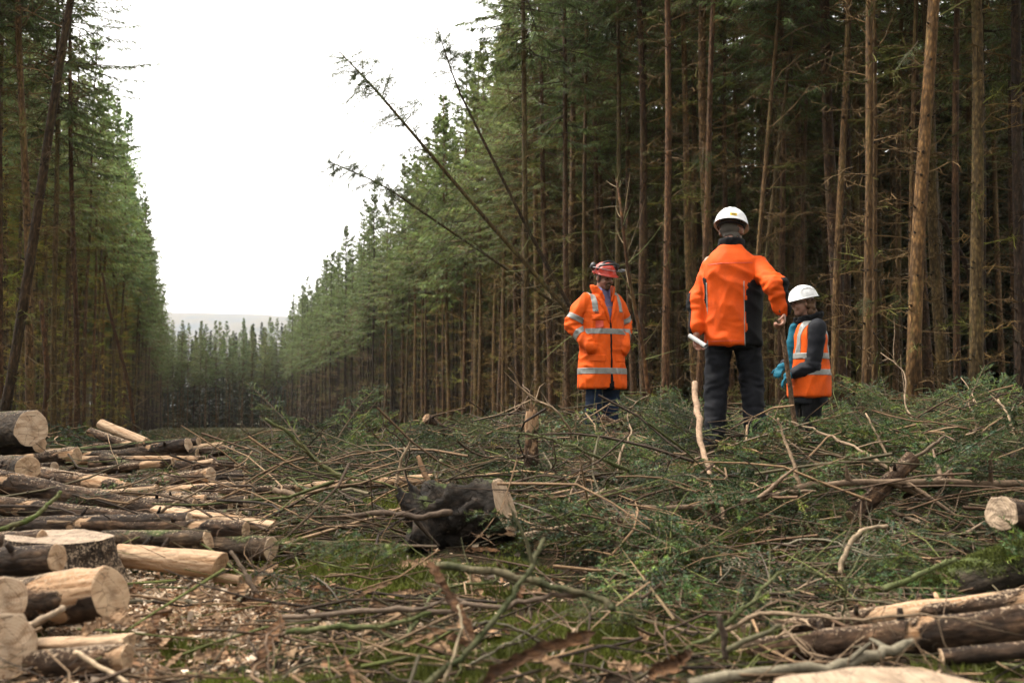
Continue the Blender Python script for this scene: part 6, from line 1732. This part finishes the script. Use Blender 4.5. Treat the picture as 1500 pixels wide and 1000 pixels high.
# ---- woman in profile in an orange vest
def woman_in_vest():
    d = 8.75; x = (1184 - CX) / FPX * d; top = at(1182, 418, d).z; Ht = 1.70; z = top - Ht
    th = R(-84); root = empty('person', (x, d, z), th)
    tag(root, 'person in profile in orange vest over dark jacket, white helmet and teal gloves', 'person')
    L = local_of(V3(x, d, z), th)
    shN, shF = V3(.165, .02, 1.325), V3(-.165, .02, 1.325)          # near (her left) and far shoulder
    elN, elF = L(at(1189, 536, 8.60)), V3(-.22, .0, 1.07)
    wrN, wrF = L(at(1163, 547, 8.62)), V3(-.04, -.20, .99)
    hm = Matrix.Translation(V3(0, -.04, 1.545)) @ Matrix.Rotation(R(4), 4, 'Z') @ Matrix.Rotation(R(6), 4, 'X') @ Matrix.Diagonal((.95, .95, .95, 1))
    bm = bmesh.new(); head_prims(bm, hm, .95)
    limb(bm, [(0, -.015, 1.48), (0, .008, 1.40), (0, .015, 1.32)], [.047, .049, .06])
    body_loft(bm, [(.76, .155, .11, 0, 0), (.88, .165, .115, 0, 0), (1.05, .13, .095, 0, 0), (1.24, .15, .105, 0, 0), (1.34, .10, .075, 0, .01)])
    for a, b, c in ((shN, elN, wrN), (shF, elF, wrF)): limb(bm, [a, b, c], [.042, .037, .028])
    for s in (1, -1):
        limb(bm, [(s * .085, 0, .84), (s * .09, -.015, .46), (s * .09, .02, .09)], [.08, .05, .038]); limb(bm, [(s * .09, .02, .08), (s * .095, -.10, .04)], [.034, .027])
    body = link('body', remesh(bm, .0085, 2, name='person_body'), PM['skin2'], root)
    for s in (-1, 1):
        bm = bmesh.new(); ell(bm, (s * .030, -.0895, .003), (.0125, .008, .0055), hm, 2)
        me = bpy.data.meshes.new('eye'); bm.to_mesh(me); bm.free(); link('eye', me, PM['eye'], body)
        g2 = Geo(); a2 = np.linspace(0, 2 * np.pi, 16, endpoint=False)
    # spectacles: two rims and arms
    g2 = Geo()
    for s in (-1, 1):
        a2 = np.linspace(0, 2 * np.pi, 17); P = np.stack([s * .032 + .022 * np.cos(a2), np.full(17, -.112), .002 + .015 * np.sin(a2)], -1); tubes(g2, P[None], np.full((1, 17), .0018), 5)
        tubes(g2, np.array([[(s * .054, -.112, .006), (s * .074, -.06, .006), (s * .080, .0, .002)]]), np.full((1, 3), .0018), 5)
    so = link('spectacles', g2.mesh('spectacles', True), PM['blackp'], root); so.matrix_local = hm
    for wr_, el_, nm in ((wrN, elN, 'glove'), (wrF, elF, 'glove')):
        bm = bmesh.new(); dv_ = (wr_ - el_).normalized(); hand_prims(bm, wr_, dv_ + V3(0, -.2, -.25), V3(0, -.2, -1), .45, 1); limb(bm, [wr_ - dv_ * .03, wr_ + dv_ * .02], [.038, .034])
        ell(bm, wr_ + dv_ * .05, (.04, .045, .036))
        simple('glove', bm, .006, PM['teal'], root, 1)
    # hair below the helmet, curling to the shoulder
    bm = bmesh.new(); qh = random.Random(4)
    for k in range(46):
        a = R(qh.uniform(-10, 190)); zz = qh.uniform(-.125, .01)
        ell(bm, (.074 * math.cos(a) * (1.05 - zz), .020 + .080 * math.sin(a), zz), (qh.uniform(.018, .028),) * 3, hm, 2)
    me = remesh(bm, .008, 1, name='hair'); folds(me, .006, (40, 40, 40), (), 2.0); link('hair', me, PM['brownhair'], root)
    bm = bmesh.new(); body_loft(bm, [(.70, .165, .12, 0, 0), (.85, .17, .125, 0, 0), (.95, .15, .115, 0, 0)])
    for s in (1, -1): limb(bm, [(s * .085, 0, .80), (s * .09, -.015, .46), (s * .09, .02, .10)], [.10, .075, .068])
    me = remesh(bm, .012, 3, name='trousers'); folds(me, .006, (8, 8, 13), (), 8.0); link('trousers', me, PM['dark'], root)
    for s in (1, -1): boot(root, (s * .09, .02, .085), (s * .15, -1, 0), PM['blackp'], h=.18)
    # dark jacket
    bm = bmesh.new(); body_loft(bm, [(.66, .178, .145, 0, 0), (.80, .180, .145, 0, 0), (1.0, .170, .135, 0, 0), (1.2, .172, .130, 0, 0), (1.30, .155, .115, 0, .01), (1.36, .10, .085, 0, .01), (1.40, .07, .07, 0, .01)])
    for a, b, c in ((shN, elN, wrN), (shF, elF, wrF)): limb(bm, [a + (b - a) * .03, b, c + (b - c) * .1], [.076, .068, .054])
    jk = remesh(bm, .0105, 4, name='jacket'); folds(jk, .008, (7, 7, 7), [(elN, .12, .03), (shN + V3(0, 0, -.1), .1, .014)], 3.0)
    J = link('jacket', jk, PM['grey'], root)
    bm = bmesh.new(); secs = []           # stand-up hood collar round the neck
    for k in range(15):
        an = R(-70 + 320 * k / 14)
        secs.append((V3(.086 * math.cos(an), .105 * math.sin(an) + .008, 1.395 + .030 * math.sin(an)), V3(math.cos(an), math.sin(an), .3) * .022, V3(math.cos(an) * .25, math.sin(an) * .25, 1) * .046, 2.4))
    loft(bm, secs, 14); me = remesh(bm, .009, 3, name='hood'); folds(me, .009, (12, 12, 12), (), 7.0); link('hood', me, PM['dark'], J)
    bm = bmesh.new(); limb(bm, [(.0, -.125, 1.33), (.005, -.150, 1.20), (.0, -.155, 1.06), (0, -.150, .95)], [.035, .042, .045, .04]); me = remesh(bm, .01, 3, name='fleece'); folds(me, .006, (12, 12, 12), (), 1.5); link('fleece', me, PM['teal'], root)
    # vest: open at the arm holes
    bm = bmesh.new(); body_loft(bm, [(.715, .205, .172, 0, 0), (.74, .205, .172, 0, 0), (.95, .198, .162, 0, 0), (1.12, .188, .152, 0, 0), (1.25, .182, .142, 0, .005), (1.33, .150, .122, 0, .01), (1.375, .100, .095, 0, .012)])
    vs_ = remesh(bm, .0105, 4, name='vest'); folds(vs_, .010, (6, 6, 4), [(V3(0, .15, .9), .2, .014)], 4.0)
    bm = bmesh.new(); bm.from_mesh(vs_)
    hole = lambda p: (abs(p.x) > .105 and ((p.y - .005) / .078) ** 2 + ((p.z - 1.235) / .135) ** 2 < 1) or p.z > 1.40 or (p.y < -.06 and abs(p.x) < .035 + .05 * max(0, p.z - 1.1))
    bmesh.ops.delete(bm, geom=[f for f in bm.faces if hole(f.calc_center_median())], context='FACES'); bm.to_mesh(vs_); bm.free()
    sol = link('vest', vs_, PM['orange'], root)
    md = sol.modifiers.new('thick', 'SOLIDIFY'); md.thickness = .004; md.offset = -1
    H, X = V3(0, 0, 1), V3(1, 0, 0)
    for z0, z1 in ((.905, .955), (1.045, 1.095)):
        piece(vs_, 'reflective_strip', [(V3(0, 0, z0), H), (V3(0, 0, z1), H)], lambda p: z0 < p.z < z1, .003, PM['silver'], sol)
    for s in (1, -1):
        a0, a1 = s * .085, s * .132
        piece(vs_, 'reflective_strip', [(V3(a0, 0, 0), X), (V3(a1, 0, 0), X), (V3(0, 0, 1.095), H)], lambda p: min(a0, a1) < p.x < max(a0, a1) and p.z > 1.095, .003, PM['silver'], sol)
    hh = hm @ Matrix.Translation(V3(0, .012, .046)) @ Matrix.Rotation(R(5), 4, 'X')
    hs_ = shell('helmet', .112, .137, .116, .046, .006, PM['white'], root, hh, lip=.006, drop=.010)
    g2 = Geo()
    for s in (-1, 1):            # raised moulding arc on each side
        a2 = np.linspace(R(-55), R(70), 16); P = np.stack([s * (.1125 * np.cos(.5 + .22 * np.cos(a2)) * .98), .085 * np.sin(a2), .030 + .055 * np.cos(a2)], -1)
        tubes(g2, P[None], np.full((1, 16), .0045), 6, caps=True)
    link('moulding', g2.mesh('moulding', True), PM['white'], hs_)
woman_in_vest()

# staff and rolled paper
def staff():
    a, b = at(1163, 612, 7.02), at(1143, 462, 7.02)
    b2 = b + (b - a).normalized() * .02
    o = empty('walking_staff', a); o.rotation_mode = 'QUATERNION'; o.rotation_quaternion = (b2 - a).to_track_quat('Z', 'Y')
    tag(o, 'long brown wooden staff held upright by the man seen from behind', 'staff')
    Ln = (b2 - a).length; low = a.z - g(a.x, a.y)
    q2 = np.random.default_rng(3); K = 14; zz = np.linspace(-max(.05, low), Ln, K)
    P = np.stack([q2.normal(0, .0015, K), q2.normal(0, .0015, K), zz], -1)
    gg = Geo(); tubes(gg, P[None], (np.linspace(.016, .0185, K) * (1 + .03 * q2.standard_normal(K)))[None], 10, caps=True)
    link('shaft', gg.mesh('shaft', True), PM['wood'], o)
    gg = Geo(); hx_ = np.linspace(-.045, .045, 8); tubes(gg, np.stack([hx_, 0 * hx_, Ln + .012 - 2.0 * hx_ ** 2], -1)[None], np.full((1, 8), .017), 10, caps=True); link('handle', gg.mesh('handle', True), PM['wood'], o)
staff()
def paper():
    a, b = at(1014, 494, 7.22), at(1034, 507, 7.10)
    o = empty('rolled_paper', a); o.rotation_mode = 'QUATERNION'; o.rotation_quaternion = (b - a).to_track_quat('X', 'Z')
    tag(o, 'white rolled paper held in the left hand of the man seen from behind', 'paper')
    Ln = .16; gg = Geo(); t = np.linspace(0, 2.6 * 2 * np.pi, 60); r = .014 + .0012 * t / 6.28
    V = np.concatenate([np.stack([np.full(60, xx), r * np.cos(t), r * np.sin(t)], -1) for xx in (-.03, Ln)])
    i = np.arange(59); gg.add(V, None, np.stack([i, i + 1, i + 61, i + 60], -1)); link('sheet', gg.mesh('sheet', True), PM['paper'], o)
paper()
# ------------------------------------------------------------------ haze
bm = bmesh.new()
bmesh.ops.create_cube(bm, size=1.0, matrix=Matrix.Translation((0, 150, 36)) @ Matrix.Diagonal((2600, 2600, 92, 1)))
me = bpy.data.meshes.new('haze'); bm.to_mesh(me); bm.free()
hm_ = bpy.data.materials.new('haze'); hm_.use_nodes = True
hn = hm_.node_tree.nodes; hn.clear()
ho = hn.new('ShaderNodeOutputMaterial'); hv = hn.new('ShaderNodeVolumePrincipled')
hv.inputs['Color'].default_value = (.92, .95, .97, 1); hv.inputs['Density'].default_value = HAZE
hm_.node_tree.links.new(hv.outputs[0], ho.inputs['Volume'])
tag(link('haze', me, hm_), 'thin pale haze in the air over the clearing', 'haze', kind='stuff')
